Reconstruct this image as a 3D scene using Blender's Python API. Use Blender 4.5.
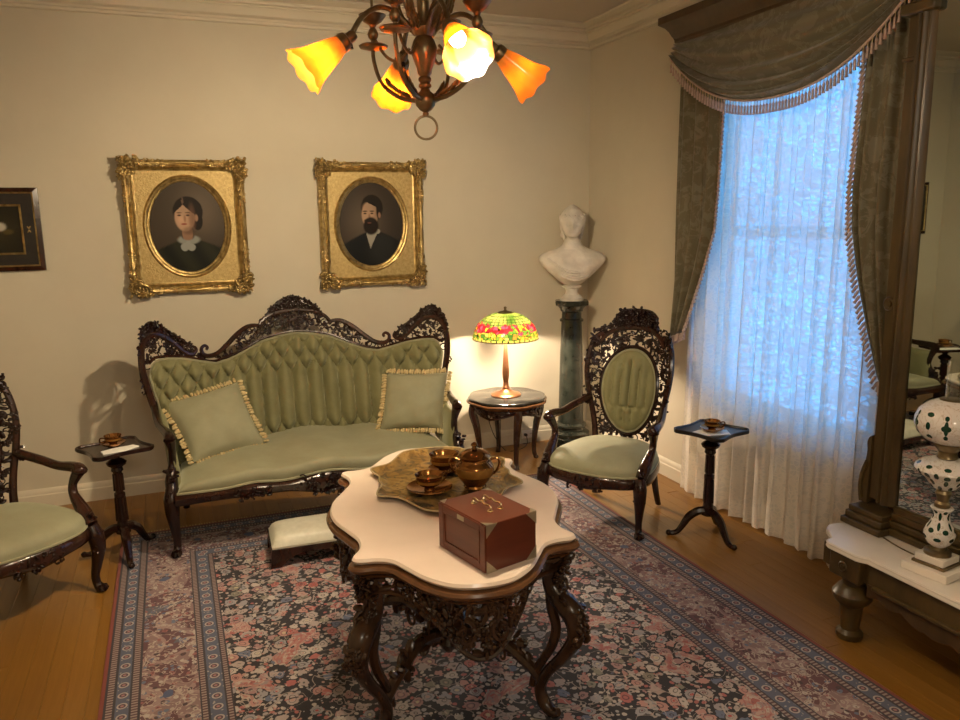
import bpy, bmesh, math, random
from math import pi, sin, cos, radians, sqrt, atan2
from mathutils import Vector, Matrix

scene = bpy.context.scene
C = scene.collection
for o in list(bpy.data.objects):
    bpy.data.objects.remove(o)

# ------------------------------------------------------------------ camera
def make_camera():
    cam = bpy.data.cameras.new('camera')
    co = bpy.data.objects.new('camera', cam)
    C.objects.link(co)
    yaw, pit, rol = radians(21.8209), radians(10.7625), radians(-0.7982)
    f = Vector((sin(yaw) * cos(pit), cos(yaw) * cos(pit), -sin(pit)))
    r = Vector((cos(yaw), -sin(yaw), 0))
    u = r.cross(f)
    r2 = r * cos(rol) + u * sin(rol)
    u2 = -r * sin(rol) + u * cos(rol)
    m = Matrix((r2, u2, -f)).transposed().to_4x4()
    m.translation = (-3.3402, -5.8114, 1.95)
    co.matrix_world = m
    cam.sensor_fit = 'HORIZONTAL'
    cam.sensor_width = 36
    cam.lens = 36 * 768.0955 / 960
    cam.clip_start = 0.05
    scene.camera = co
make_camera()

# ------------------------------------------------------------------ world, exposure, room lights
scene.view_settings.view_transform = 'Standard'
scene.view_settings.look = 'None'
scene.view_settings.gamma = 1
scene.view_settings.exposure = 0.45
scene.view_settings.use_curve_mapping = False
DAYLIGHT = 3.1
w = bpy.data.worlds.new('world')
scene.world = w
w.use_nodes = True
bg = w.node_tree.nodes['Background']
bg.inputs[0].default_value = (0.115, 0.43, 1.0, 1)
bg.inputs[1].default_value = DAYLIGHT
WARM = (1.0, 0.80, 0.52)
LAMPWARM = (1.0, 0.80, 0.58)
CHANDELIER_W = 58.0
TABLE_LAMP_W = 74.0

def light(name, kind, loc, power, color=WARM, size=0.1, rot=None):
    l = bpy.data.lights.new(name, kind)
    l.energy = power
    l.color = color
    if kind == 'AREA':
        l.size = size
    else:
        l.shadow_soft_size = size
    o = bpy.data.objects.new(name, l)
    C.objects.link(o)
    o.location = loc
    if rot:
        o.rotation_euler = rot
    return o
# window portal: lets the sky in efficiently
pl = light('window_portal', 'AREA', (0.16, -2.25, 1.8), 1.0, (1, 1, 1), 1.4, (0, radians(90), 0))
pl.data.shape = 'RECTANGLE'
pl.data.size = 2.3
pl.data.size_y = 1.4
pl.data.cycles.is_portal = True
# unseen fill light added behind the photographer to brighten the room
light('rear_fill_light', 'POINT', (-3.0, -6.7, 2.75), 46.0, (1.0, .90, .74), 0.12)

# ------------------------------------------------------------------ node helper
class NT:
    def __init__(s, name):
        s.m = bpy.data.materials.new(name)
        s.m.use_nodes = True
        s.t = s.m.node_tree
        s.t.nodes.clear()
        s.out = s.t.nodes.new('ShaderNodeOutputMaterial')
    def n(s, kind, **kw):
        nd = s.t.nodes.new(kind)
        for k, v in kw.items():
            setattr(nd, k, v)
        return nd
    def put(s, sock, v):
        if hasattr(v, 'is_linked') or isinstance(v, bpy.types.NodeSocket):
            s.t.links.new(v, sock)
        elif isinstance(v, (tuple, list)):
            sock.default_value = tuple(v) if len(v) == len(sock.default_value) else tuple(v) + (1,)
        else:
            sock.default_value = v
    def math(s, op, a, b=None, c=None):
        nd = s.n('ShaderNodeMath', operation=op)
        s.put(nd.inputs[0], a)
        if b is not None: s.put(nd.inputs[1], b)
        if c is not None: s.put(nd.inputs[2], c)
        return nd.outputs[0]
    def mix(s, fac, a, b):
        nd = s.n('ShaderNodeMix', data_type='RGBA')
        s.put(nd.inputs[0], fac); s.put(nd.inputs[6], a); s.put(nd.inputs[7], b)
        return nd.outputs[2]
    def coord(s, which='Object'):
        return s.n('ShaderNodeTexCoord').outputs[which]
    def mapping(s, vec, scale=(1, 1, 1), loc=(0, 0, 0), rot=(0, 0, 0)):
        nd = s.n('ShaderNodeMapping')
        s.put(nd.inputs[0], vec)
        nd.inputs[1].default_value = loc; nd.inputs[2].default_value = rot; nd.inputs[3].default_value = scale
        return nd.outputs[0]
    def noise(s, vec, scale=5, detail=3, rough=.5, dist=0.0, out=0):
        nd = s.n('ShaderNodeTexNoise')
        s.put(nd.inputs['Vector'], vec)
        nd.inputs['Scale'].default_value = scale; nd.inputs['Detail'].default_value = detail
        nd.inputs['Roughness'].default_value = rough; nd.inputs['Distortion'].default_value = dist
        return nd.outputs[out]
    def vor(s, vec, scale=5, feature='F1', rnd=1.0):
        nd = s.n('ShaderNodeTexVoronoi', feature=feature)
        s.put(nd.inputs['Vector'], vec)
        nd.inputs['Scale'].default_value = scale
        nd.inputs['Randomness'].default_value = rnd
        return nd
    def ramp(s, fac, stops, interp='LINEAR'):
        nd = s.n('ShaderNodeValToRGB')
        cr = nd.color_ramp
        cr.interpolation = interp
        while len(cr.elements) < len(stops):
            cr.elements.new(0.5)
        for e, (p, c) in zip(cr.elements, stops):
            e.position = p
            e.color = tuple(c) + (1,) if len(c) == 3 else c
        s.put(nd.inputs[0], fac)
        return nd.outputs[0]
    def sep(s, vec):
        nd = s.n('ShaderNodeSeparateXYZ')
        s.put(nd.inputs[0], vec)
        return nd.outputs
    def bump(s, h, strength=.3, dist=.01):
        nd = s.n('ShaderNodeBump')
        nd.inputs['Strength'].default_value = strength
        nd.inputs['Distance'].default_value = dist
        s.put(nd.inputs['Height'], h)
        return nd.outputs[0]
    def pbsdf(s, color, rough=.5, metal=0.0, normal=None, **kw):
        nd = s.n('ShaderNodeBsdfPrincipled')
        s.put(nd.inputs['Base Color'], color)
        s.put(nd.inputs['Roughness'], rough)
        s.put(nd.inputs['Metallic'], metal)
        if normal is not None: s.put(nd.inputs['Normal'], normal)
        for k, v in kw.items():
            s.put(nd.inputs[k.replace('_', ' ')], v)
        return nd.outputs[0]
    def done(s, shader):
        s.t.links.new(shader, s.out.inputs[0])
        return s.m

M = {}
def noisy(name, c1, c2, scale=8, rough=.4, metal=0.0, stretch=(1, 1, 1), bump=0.0, bscale=None, bdist=.004, detail=4, **kw):
    t = NT(name)
    co = t.mapping(t.coord(), stretch)
    fac = t.noise(co, scale, detail, .6)
    col = t.ramp(fac, [(.3, c1), (.7, c2)])
    nrm = None
    if bump:
        nrm = t.bump(t.noise(t.coord(), bscale or scale * 4, 3), bump, bdist)
    M[name] = t.done(t.pbsdf(col, rough, metal, nrm, **kw))

noisy('plaster', (.56, .50, .385), (.59, .53, .41), 3, .85, bump=.15, bscale=60, bdist=.002)
noisy('ceiling_paint', (.50, .43, .33), (.53, .46, .36), 2, .9)
noisy('trim_paint', (.62, .55, .42), (.65, .58, .45), 4, .55)
noisy('rosewood', (.007, .0026, .0018), (.026, .0085, .005), 14, .2, stretch=(1, 1, .35), bump=.12, bscale=70, bdist=.003)
noisy('rosewood_warm', (.014, .005, .003), (.044, .015, .008), 12, .17, stretch=(1, 1, .4))
noisy('mahogany_edge', (.085, .036, .014), (.165, .070, .027), 9, .17, stretch=(1, 1, .4))
noisy('rosewood_brown', (.020, .009, .0045), (.070, .031, .013), 14, .2, stretch=(1, 1, .35), bump=.12, bscale=70, bdist=.003)
noisy('mahogany_box', (.10, .020, .010), (.16, .036, .016), 7, .3, stretch=(.4, .4, 3))
noisy('mahogany_panel', (.10, .022, .010), (.16, .040, .016), 7, .3, stretch=(.4, .4, 3))
noisy('walnut', (.045, .027, .008), (.100, .060, .018), 12, .36, stretch=(1, 1, .3), bump=.1, bscale=60)
noisy('walnut_dark', (.045, .024, .008), (.085, .046, .016), 12, .36, stretch=(1, 1, .3))
noisy('gilt', (.20, .130, .045), (.58, .42, .17), 26, .34, .8, bump=.5, bscale=70, bdist=.006)
noisy('gilt_matte', (.34, .235, .085), (.54, .40, .17), 45, .5, .55, bump=.6, bscale=90, bdist=.006)
noisy('brass_old', (.16, .115, .060), (.30, .225, .125), 18, .34, .9)
noisy('brass_bright', (.55, .42, .22), (.75, .60, .34), 18, .25, .95)
noisy('brass_dull', (.40, .35, .25), (.58, .52, .40), 22, .4, .8)
noisy('copper_lustre', (.16, .060, .016), (.46, .215, .062), 9, .10, .85)
noisy('copper_band', (.32, .15, .03), (.52, .28, .07), 14, .25, .6)
noisy('bronze_base', (.30, .13, .06), (.48, .22, .10), 14, .3, .85)
noisy('white_marble', (.78, .70, .62), (.86, .78, .70), 3.5, .22, detail=8)
noisy('pink_marble', (.80, .645, .535), (.87, .715, .60), 3.5, .22, detail=8)
noisy('statuary_marble', (.52, .47, .41), (.72, .66, .58), 9, .5, bump=.3, bscale=45, bdist=.006)
noisy('green_marble', (.007, .009, .0065), (.030, .034, .026), 11, .18, detail=8)
noisy('black_marble', (.006, .006, .006), (.055, .050, .042), 9, .12, detail=9)
noisy('linen', (.74, .72, .66), (.82, .80, .74), 30, .8)
noisy('paper', (.80, .78, .74), (.85, .83, .79), 30, .7)
noisy('satin_cream', (.58, .55, .44), (.68, .65, .53), 25, .45, bump=.3, bscale=40)
noisy('fringe_cream', (.42, .30, .12), (.62, .50, .28), 60, .8)
noisy('fringe_mauve', (.40, .28, .23), (.56, .42, .36), 60, .8)
noisy('china_white', (.74, .70, .66), (.80, .76, .72), 20, .12)
noisy('plastic_white', (.86, .85, .82), (.88, .87, .84), 20, .4)
noisy('black_cord', (.012, .012, .012), (.02, .02, .02), 20, .5)
noisy('ebonised', (.008, .006, .005), (.02, .014, .010), 20, .3)

def velvet(name, c1, c2):
    t = NT(name)
    f = t.noise(t.coord(), 6, 5, .65)
    f2 = t.noise(t.coord(), 160, 2)
    col = t.ramp(f, [(.3, c1), (.7, c2)])
    nrm = t.bump(f2, .25, .002)
    M[name] = t.done(t.pbsdf(col, .75, 0, nrm, Sheen_Weight=.55, Sheen_Roughness=.4, Sheen_Tint=(.85, .85, .60, 1)))
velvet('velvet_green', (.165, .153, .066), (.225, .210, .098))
velvet('velvet_lit', (.235, .222, .132), (.295, .280, .175))  # same green velvet, colour lightened for the light falling on the seat

def brocade():
    t = NT('brocade')
    co = t.coord()
    f = t.noise(co, 9, 4, .7, 1.5)
    m = t.math('GREATER_THAN', f, .53)
    f2 = t.noise(co, 70, 2)
    col = t.mix(m, (.128, .108, .060), (.160, .138, .085))
    rough = t.math('MULTIPLY_ADD', m, -.25, .8)
    M['brocade'] = t.done(t.pbsdf(col, rough, 0, t.bump(f2, .2, .002), Sheen_Weight=.3))
brocade()

def lace():
    t = NT('lace')
    co = t.mapping(t.coord(), (.25, 1, 1))
    v = t.vor(co, 34, 'DISTANCE_TO_EDGE').outputs[0]
    n1 = t.noise(co, 13, 4, .7, 1.4)
    mesh = t.math('LESS_THAN', v, .10)
    motif = t.math('GREATER_THAN', n1, .50)
    dens = t.math('MAXIMUM', t.math('MULTIPLY', mesh, .8), t.math('MULTIPLY', motif, .62))
    pat = dens
    dens = t.math('ADD', t.math('MULTIPLY', dens, .10), .86)
    tr = t.n('ShaderNodeBsdfTransparent')
    tl = t.n('ShaderNodeBsdfTranslucent')
    tl.inputs[0].default_value = (.86, .84, .80, 1)
    df = t.n('ShaderNodeBsdfDiffuse')
    df.inputs[0].default_value = (.93, .85, .76, 1)
    a = t.n('ShaderNodeMixShader')
    t.put(a.inputs[0], t.math('MULTIPLY_ADD', pat, .46, .36))
    t.t.links.new(tl.outputs[0], a.inputs[1]); t.t.links.new(df.outputs[0], a.inputs[2])
    b = t.n('ShaderNodeMixShader')
    t.put(b.inputs[0], dens)
    t.t.links.new(tr.outputs[0], b.inputs[1]); t.t.links.new(a.outputs[0], b.inputs[2])
    M['lace'] = t.done(b.outputs[0])
lace()

def pane_glass(name, tint=(1, 1, 1, 1), gloss=.08):
    t = NT(name)
    tr = t.n('ShaderNodeBsdfTransparent'); tr.inputs[0].default_value = tint
    gl = t.n('ShaderNodeBsdfGlossy'); gl.inputs['Roughness'].default_value = .02
    lw = t.n('ShaderNodeLayerWeight'); lw.inputs[0].default_value = .25
    f = t.math('MULTIPLY_ADD', lw.outputs[1], .5, gloss)
    b = t.n('ShaderNodeMixShader')
    t.put(b.inputs[0], f)
    t.t.links.new(tr.outputs[0], b.inputs[1]); t.t.links.new(gl.outputs[0], b.inputs[2])
    M[name] = t.done(b.outputs[0])
pane_glass('pane_glass')
pane_glass('chimney_glass', (.93, .95, .93, 1), .12)

def mirror_glass():
    t = NT('mirror_glass')
    g = t.n('ShaderNodeBsdfGlossy')
    g.inputs[0].default_value = (.50, .54, .50, 1)
    g.inputs['Roughness'].default_value = .012
    M['mirror_glass'] = t.done(g.outputs[0])
mirror_glass()

def glow_glass():
    # amber art glass of the chandelier shades: translucent, lit from within
    t = NT('amber_glass')
    co = t.coord()
    n1 = t.noise(co, 30, 3)
    col = t.ramp(n1, [(.3, (.034, .0040, .0001)), (.7, (.048, .0066, .0002))])
    tl = t.n('ShaderNodeBsdfTranslucent'); t.put(tl.inputs[0], col)
    df = t.n('ShaderNodeBsdfDiffuse'); df.inputs[0].default_value = (.055, .018, .002, 1)
    gl = t.n('ShaderNodeBsdfGlossy'); gl.inputs['Roughness'].default_value = .15
    em = t.n('ShaderNodeEmission'); t.put(em.inputs[0], (1.0, .30, .03, 1)); em.inputs[1].default_value = .26
    a0 = t.n('ShaderNodeMixShader'); a0.inputs[0].default_value = .35
    t.t.links.new(tl.outputs[0], a0.inputs[1]); t.t.links.new(df.outputs[0], a0.inputs[2])
    a = t.n('ShaderNodeMixShader'); a.inputs[0].default_value = .05
    t.t.links.new(a0.outputs[0], a.inputs[1]); t.t.links.new(gl.outputs[0], a.inputs[2])
    b = t.n('ShaderNodeAddShader')
    t.t.links.new(a.outputs[0], b.inputs[0]); t.t.links.new(em.outputs[0], b.inputs[1])
    M['amber_glass'] = t.done(b.outputs[0])
    t = NT('bulb_glow')
    em = t.n('ShaderNodeEmission'); em.inputs[0].default_value = (1, .80, .45, 1); em.inputs[1].default_value = 14
    M['bulb_glow'] = t.done(em.outputs[0])
glow_glass()

def leaded_glass():
    t = NT('leaded_glass')
    co = t.coord()
    x, y, z = t.sep(co)
    ang = t.math('ARCTAN2', y, x)
    zz = t.math('DIVIDE', z, .20)
    # floral band cells
    v = t.vor(t.mapping(co, (1, 1, 1.1)), 36)
    vcell = t.sep(v.outputs['Color'])[0]
    ve = t.vor(t.mapping(co, (1, 1, 1.1)), 36, 'DISTANCE_TO_EDGE').outputs[0]
    rose = t.ramp(vcell, [(0, (.85, .04, .06)), (.3, (1.0, .10, .16)), (.5, (.90, .02, .03)), (.68, (.95, .55, .05)), (.82, (.22, .45, .05)), (1, (.9, .2, .25))], 'CONSTANT')
    leaf = t.ramp(vcell, [(0, (.75, .55, .05)), (.3, (.25, .42, .04)), (.55, (.9, .62, .10)), (.75, (.10, .25, .03)), (.9, (.95, .35, .05))], 'CONSTANT')
    grid = t.math('FRACT', t.math('MULTIPLY', ang, 36 / (2 * pi)))
    gridz = t.math('FRACT', t.math('MULTIPLY', zz, 11))
    gl = t.math('MAXIMUM', t.math('LESS_THAN', grid, .14), t.math('LESS_THAN', gridz, .16))
    gn = t.noise(co, 14, 3)
    topc = t.ramp(gn, [(.35, (.14, .28, .03)), (.62, (.55, .58, .12))])
    topc = t.mix(gl, topc, (.01, .02, .005))
    lead = t.math('LESS_THAN', ve, .045)
    wob = t.math('ADD', zz, t.math('MULTIPLY', t.math('SUBTRACT', t.noise(co, 12, 2), .5), .35))
    mid = t.mix(t.math('GREATER_THAN', wob, .33), leaf, rose)
    mid = t.mix(lead, mid, (.01, .01, .005))
    col = t.mix(t.math('GREATER_THAN', wob, .66), mid, topc)
    rim = t.math('LESS_THAN', zz, .09)
    rimc = t.mix(t.math('LESS_THAN', grid, .2), (.72, .66, .12), (.01, .01, .005))
    col = t.mix(rim, col, rimc)
    dim = t.mix(.96, col, (0, 0, 0))
    tl = t.n('ShaderNodeBsdfTranslucent'); t.put(tl.inputs[0], dim)
    em = t.n('ShaderNodeEmission'); t.put(em.inputs[0], col); em.inputs[1].default_value = .14
    gs = t.n('ShaderNodeBsdfGlossy'); gs.inputs['Roughness'].default_value = .2
    a = t.n('ShaderNodeMixShader'); a.inputs[0].default_value = .05
    t.t.links.new(tl.outputs[0], a.inputs[1]); t.t.links.new(gs.outputs[0], a.inputs[2])
    b = t.n('ShaderNodeAddShader')
    t.t.links.new(a.outputs[0], b.inputs[0]); t.t.links.new(em.outputs[0], b.inputs[1])
    M['leaded_glass'] = t.done(b.outputs[0])
leaded_glass()

def oak():
    for i, (a, b) in enumerate([((.205, .090, .014), (.26, .122, .022)), ((.215, .096, .016), (.275, .13, .025)), ((.195, .084, .013), (.25, .115, .021))]):
        t = NT('oak_%s' % 'abc'[i])
        info = t.n('ShaderNodeObjectInfo').outputs['Location']
        vec = t.n('ShaderNodeVectorMath', operation='ADD')
        t.put(vec.inputs[0], t.mapping(t.coord(), (14, .9, 1))); t.put(vec.inputs[1], info)
        f = t.noise(vec.outputs[0], 3, 6, .6, .6)
        col = t.ramp(f, [(.3, a), (.7, b)])
        M['oak_%s' % 'abc'[i]] = t.done(t.pbsdf(col, .32, 0, t.bump(f, .06, .002)))
oak()
noisy('floor_gap', (.03, .014, .006), (.04, .02, .008), 5, .8)

RUG_HX, RUG_HY = 1.5, 2.05
def rug_material():
    t = NT('persian_rug')
    co = t.coord()
    warp = t.noise(co, 9, 2, .5, 0, 1)
    wv = t.n('ShaderNodeVectorMath', operation='SCALE'); t.put(wv.inputs[0], warp); wv.inputs[3].default_value = .05
    wc = t.n('ShaderNodeVectorMath', operation='ADD'); t.put(wc.inputs[0], co); t.put(wc.inputs[1], wv.outputs[0])
    wco = wc.outputs[0]
    x, y, z = t.sep(co)
    dx = t.math('SUBTRACT', RUG_HX, t.math('ABSOLUTE', x))
    dy = t.math('SUBTRACT', RUG_HY, t.math('ABSOLUTE', y))
    d = t.math('MINIMUM', dx, dy)
    along = t.mix(t.math('LESS_THAN', dx, dy), x, y)
    along = t.sep(along)[0]
    INK = (.012, .011, .018)
    # ---- field: dense small flowers on near-black ground
    v = t.vor(wco, 16)
    rc = t.sep(v.outputs['Color'])
    ve = t.vor(wco, 16, 'DISTANCE_TO_EDGE').outputs[0]
    pal = t.ramp(rc[0], [(0, (.46, .38, .36)), (.18, (.48, .14, .13)), (.28, (.36, .34, .36)), (.46, (.58, .51, .47)), (.60, (.42, .24, .24)), (.72, (.14, .17, .27)), (.78, (.54, .28, .25)), (.92, (.26, .24, .19))], 'CONSTANT')
    # scalloped blossom edge, dark ground between
    wob = t.math('MULTIPLY_ADD', t.noise(co, 75, 1), .34, .30)
    bloom = t.math('MULTIPLY', t.math('LESS_THAN', v.outputs['Distance'], wob), t.math('GREATER_THAN', ve, .045))
    heart = t.math('LESS_THAN', v.outputs['Distance'], .14)
    pal = t.mix(heart, pal, t.ramp(rc[1], [(0, (.48, .07, .07)), (.35, (.62, .52, .34)), (.6, (.52, .33, .29)), (.8, (.16, .05, .06))], 'CONSTANT'))
    ring = t.math('LESS_THAN', t.math('ABSOLUTE', t.math('SUBTRACT', v.outputs['Distance'], .24)), .022)
    pal = t.mix(t.math('MULTIPLY', ring, .75), pal, INK)
    fld = t.mix(bloom, INK, pal)
    edge = t.math('SUBTRACT', 1, bloom)
    # small blossoms and leaves over the dark ground
    vs2 = t.vor(wco, 40)
    small = t.math('MULTIPLY', t.math('LESS_THAN', vs2.outputs['Distance'], .40), edge)
    fld = t.mix(small, fld, t.ramp(t.sep(vs2.outputs['Color'])[0], [(0, (.56, .48, .42)), (.28, (.46, .14, .13)), (.46, (.40, .37, .37)), (.66, (.50, .30, .26)), (.78, INK)], 'CONSTANT'))
    stem = t.math('LESS_THAN', t.math('ABSOLUTE', t.math('SUBTRACT', t.noise(co, 6, 2, .5, 1.5), .5)), .010)
    fld = t.mix(t.math('MULTIPLY', stem, .8), fld, (.50, .41, .37))
    # large rose and grey palmettes: ragged fans of fine scales
    bn2 = t.noise(co, 2.7, 3, .55, .9)
    petals = t.math('GREATER_THAN', t.math('ADD', bn2, t.math('MULTIPLY', t.math('SUBTRACT', t.noise(co, 30, 2), .5), .10)), .615)
    f3 = t.vor(wco, 52)
    fine = t.ramp(t.sep(f3.outputs['Color'])[0], [(0, (.48, .25, .22)), (.3, (.54, .36, .31)), (.55, (.36, .27, .27)), (.75, (.56, .46, .39)), (.9, (.42, .13, .12))], 'CONSTANT')
    fine = t.mix(t.math('LESS_THAN', f3.outputs['Distance'], .16), fine, (.14, .06, .07))
    bring = t.math('LESS_THAN', t.math('ABSOLUTE', t.math('SUBTRACT', t.math('FRACT', t.math('MULTIPLY', bn2, 26)), .5)), .13)
    fine = t.mix(t.math('MULTIPLY', bring, .6), fine, (.44, .10, .10))
    fld = t.mix(petals, fld, fine)
    # ---- main border: rose and wine with scattered beasts and blossoms
    vb = t.vor(wco, 34)
    bn = t.noise(co, 3.4, 2, .5, .4)
    base = t.ramp(bn, [(.34, (.130, .045, .055)), (.45, (.27, .165, .165)), (.52, (.36, .24, .23)), (.57, (.14, .055, .065)), (.66, (.12, .115, .15))], 'CONSTANT')
    bcol = t.ramp(t.sep(vb.outputs['Color'])[0], [(0, (.46, .38, .33)), (.25, (.33, .12, .12)), (.42, (.14, .17, .27)), (.62, (.54, .47, .42)), (.8, (.06, .03, .04))], 'CONSTANT')
    dots = t.math('LESS_THAN', vb.outputs['Distance'], .40)
    bord = t.mix(dots, base, bcol)
    bord = t.mix(t.math('LESS_THAN', vb.outputs['Distance'], .17), bord, (.13, .045, .05))
    leafl = t.math('LESS_THAN', t.math('ABSOLUTE', t.math('SUBTRACT', t.noise(co, 16, 2, .5, 1.2), .5)), .022)
    bord = t.mix(t.math('MULTIPLY', leafl, .8), bord, (.52, .43, .37))
    big2 = t.vor(wco, 6.0, rnd=.8)
    pal2 = t.math('LESS_THAN', big2.outputs['Distance'], .17)
    bord = t.mix(t.math('MULTIPLY', pal2, t.math('GREATER_THAN', t.sep(big2.outputs['Color'])[0], .6)), bord, (.075, .105, .21))
    # ---- blue guard bands with ovals
    vg = t.math('SUBTRACT', t.math('FRACT', t.math('MULTIPLY', along, 13)), .5)
    def blue(dc):
        rr = t.math('SQRT', t.math('ADD', t.math('POWER', t.math('DIVIDE', vg, 13), 2), t.math('POWER', t.math('SUBTRACT', d, dc), 2)))
        o1 = t.mix(t.math('LESS_THAN', rr, .021), (.095, .115, .18), (.48, .41, .39))
        o2 = t.mix(t.math('LESS_THAN', rr, .014), o1, (.10, .05, .07))
        o2 = t.mix(t.math('LESS_THAN', rr, .007), o2, (.42, .20, .20))
        n2 = t.vor(wco, 48)
        spk = t.math('MULTIPLY', t.math('LESS_THAN', n2.outputs['Distance'], .22), t.math('GREATER_THAN', rr, .027))
        return t.mix(spk, o2, (.40, .38, .38))
    dash = t.math('GREATER_THAN', t.math('FRACT', t.math('MULTIPLY', along, 55)), .5)
    guard = t.mix(dash, (.11, .045, .055), (.36, .28, .25))
    plain = (.035, .028, .04)
    col = fld
    def band(a, b, c, col):
        m = t.math('MULTIPLY', t.math('GREATER_THAN', d, a), t.math('LESS_THAN', d, b))
        return t.mix(m, col, c)
    col = band(-1, .51, plain, col)
    col = band(.485, .503, guard, col)
    col = band(.417, .478, blue(.447), col)
    col = band(.388, .408, guard, col)
    col = band(.155, .382, bord, col)
    col = band(.120, .145, guard, col)
    col = band(.060, .112, blue(.086), col)
    col = band(.026, .050, guard, col)
    col = band(-1, .016, (.24, .045, .025), col)
    wear = t.noise(co, 5, 4, .6)
    col = t.mix(t.math('MULTIPLY', wear, .10), col, (.20, .16, .15))
    pile = t.noise(co, 260, 2)
    col = t.mix(.24, col, (.004, .004, .008))
    M['persian_rug'] = t.done(t.pbsdf(col, .92, 0, t.bump(pile, .35, .003), Sheen_Weight=.12))
rug_material()

def overlay_glass():
    # white cased glass cut through to green, with faint gilt sprigs
    t = NT('overlay_glass')
    co = t.coord()
    x, y, z = t.sep(co)
    ang = t.math('ARCTAN2', y, x)
    rad = t.math('SQRT', t.math('ADD', t.math('POWER', x, 2), t.math('POWER', y, 2)))
    def ovals(n, zc, hz, hw, ph):
        f = t.math('SUBTRACT', t.math('FRACT', t.math('ADD', t.math('MULTIPLY', ang, n / (2 * pi)), ph)), .5)
        a = t.math('POWER', t.math('DIVIDE', t.math('MULTIPLY', t.math('MULTIPLY', f, rad), 2 * pi / n), hw), 2)
        b = t.math('POWER', t.math('DIVIDE', t.math('SUBTRACT', z, zc), hz), 2)
        return t.math('LESS_THAN', t.math('ADD', a, b), 1)
    m = None
    for args in [(6, .645, .030, .0085, .0), (6, .645, .013, .018, .0), (6, .645, .016, .010, .5), (6, .600, .009, .013, .5), (6, .690, .009, .015, .5), (6, .605, .010, .008, 0), (6, .685, .010, .008, 0),
                 (9, .470, .006, .013, .0), (9, .440, .014, .009, .5), (9, .405, .015, .008, .0), (9, .435, .012, .012, .0), (9, .378, .010, .008, .5),
                 (6, .250, .017, .006, .0), (6, .190, .010, .012, .5), (6, .155, .009, .014, .0), (6, .21, .016, .006, .0), (6, .268, .008, .008, .5)]:
        o = ovals(*args)
        m = o if m is None else t.math('MAXIMUM', m, o)
    sprig = t.math('LESS_THAN', t.math('ABSOLUTE', t.math('SUBTRACT', t.noise(co, 22, 2, .5, 2), .5)), .016)
    col = t.mix(t.math('MULTIPLY', sprig, .55), (.78, .73, .70), (.40, .27, .14))
    col = t.mix(m, col, (.008, .040, .022))
    M['overlay_glass'] = t.done(t.pbsdf(col, .10))
overlay_glass()

def papier_mache():
    t = NT('painted_tray')
    co = t.coord()
    n1 = t.noise(co, 7, 4, .6, .8)
    n2 = t.noise(co, 30, 3)
    col = t.ramp(n1, [(.32, (.06, .040, .020)), (.46, (.22, .125, .036)), (.54, (.33, .20, .066)), (.64, (.10, .070, .042))])
    col = t.mix(t.math('MULTIPLY', t.math('GREATER_THAN', n2, .58), .5), col, (.06, .045, .03))
    M['painted_tray'] = t.done(t.pbsdf(col, .16))
papier_mache()
noisy('tray_rim', (.45, .33, .16), (.62, .50, .30), 20, .2, .3)

def paint_material():
    t = NT('oil_paint')
    a = t.n('ShaderNodeAttribute', attribute_name='paint')
    M['oil_paint'] = t.done(t.pbsdf(t.mix(.42, a.outputs[0], (0, 0, 0)), .5, 0, t.bump(t.noise(t.coord(), 180, 2), .06, .001), Specular_IOR_Level=.15))
paint_material()

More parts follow.
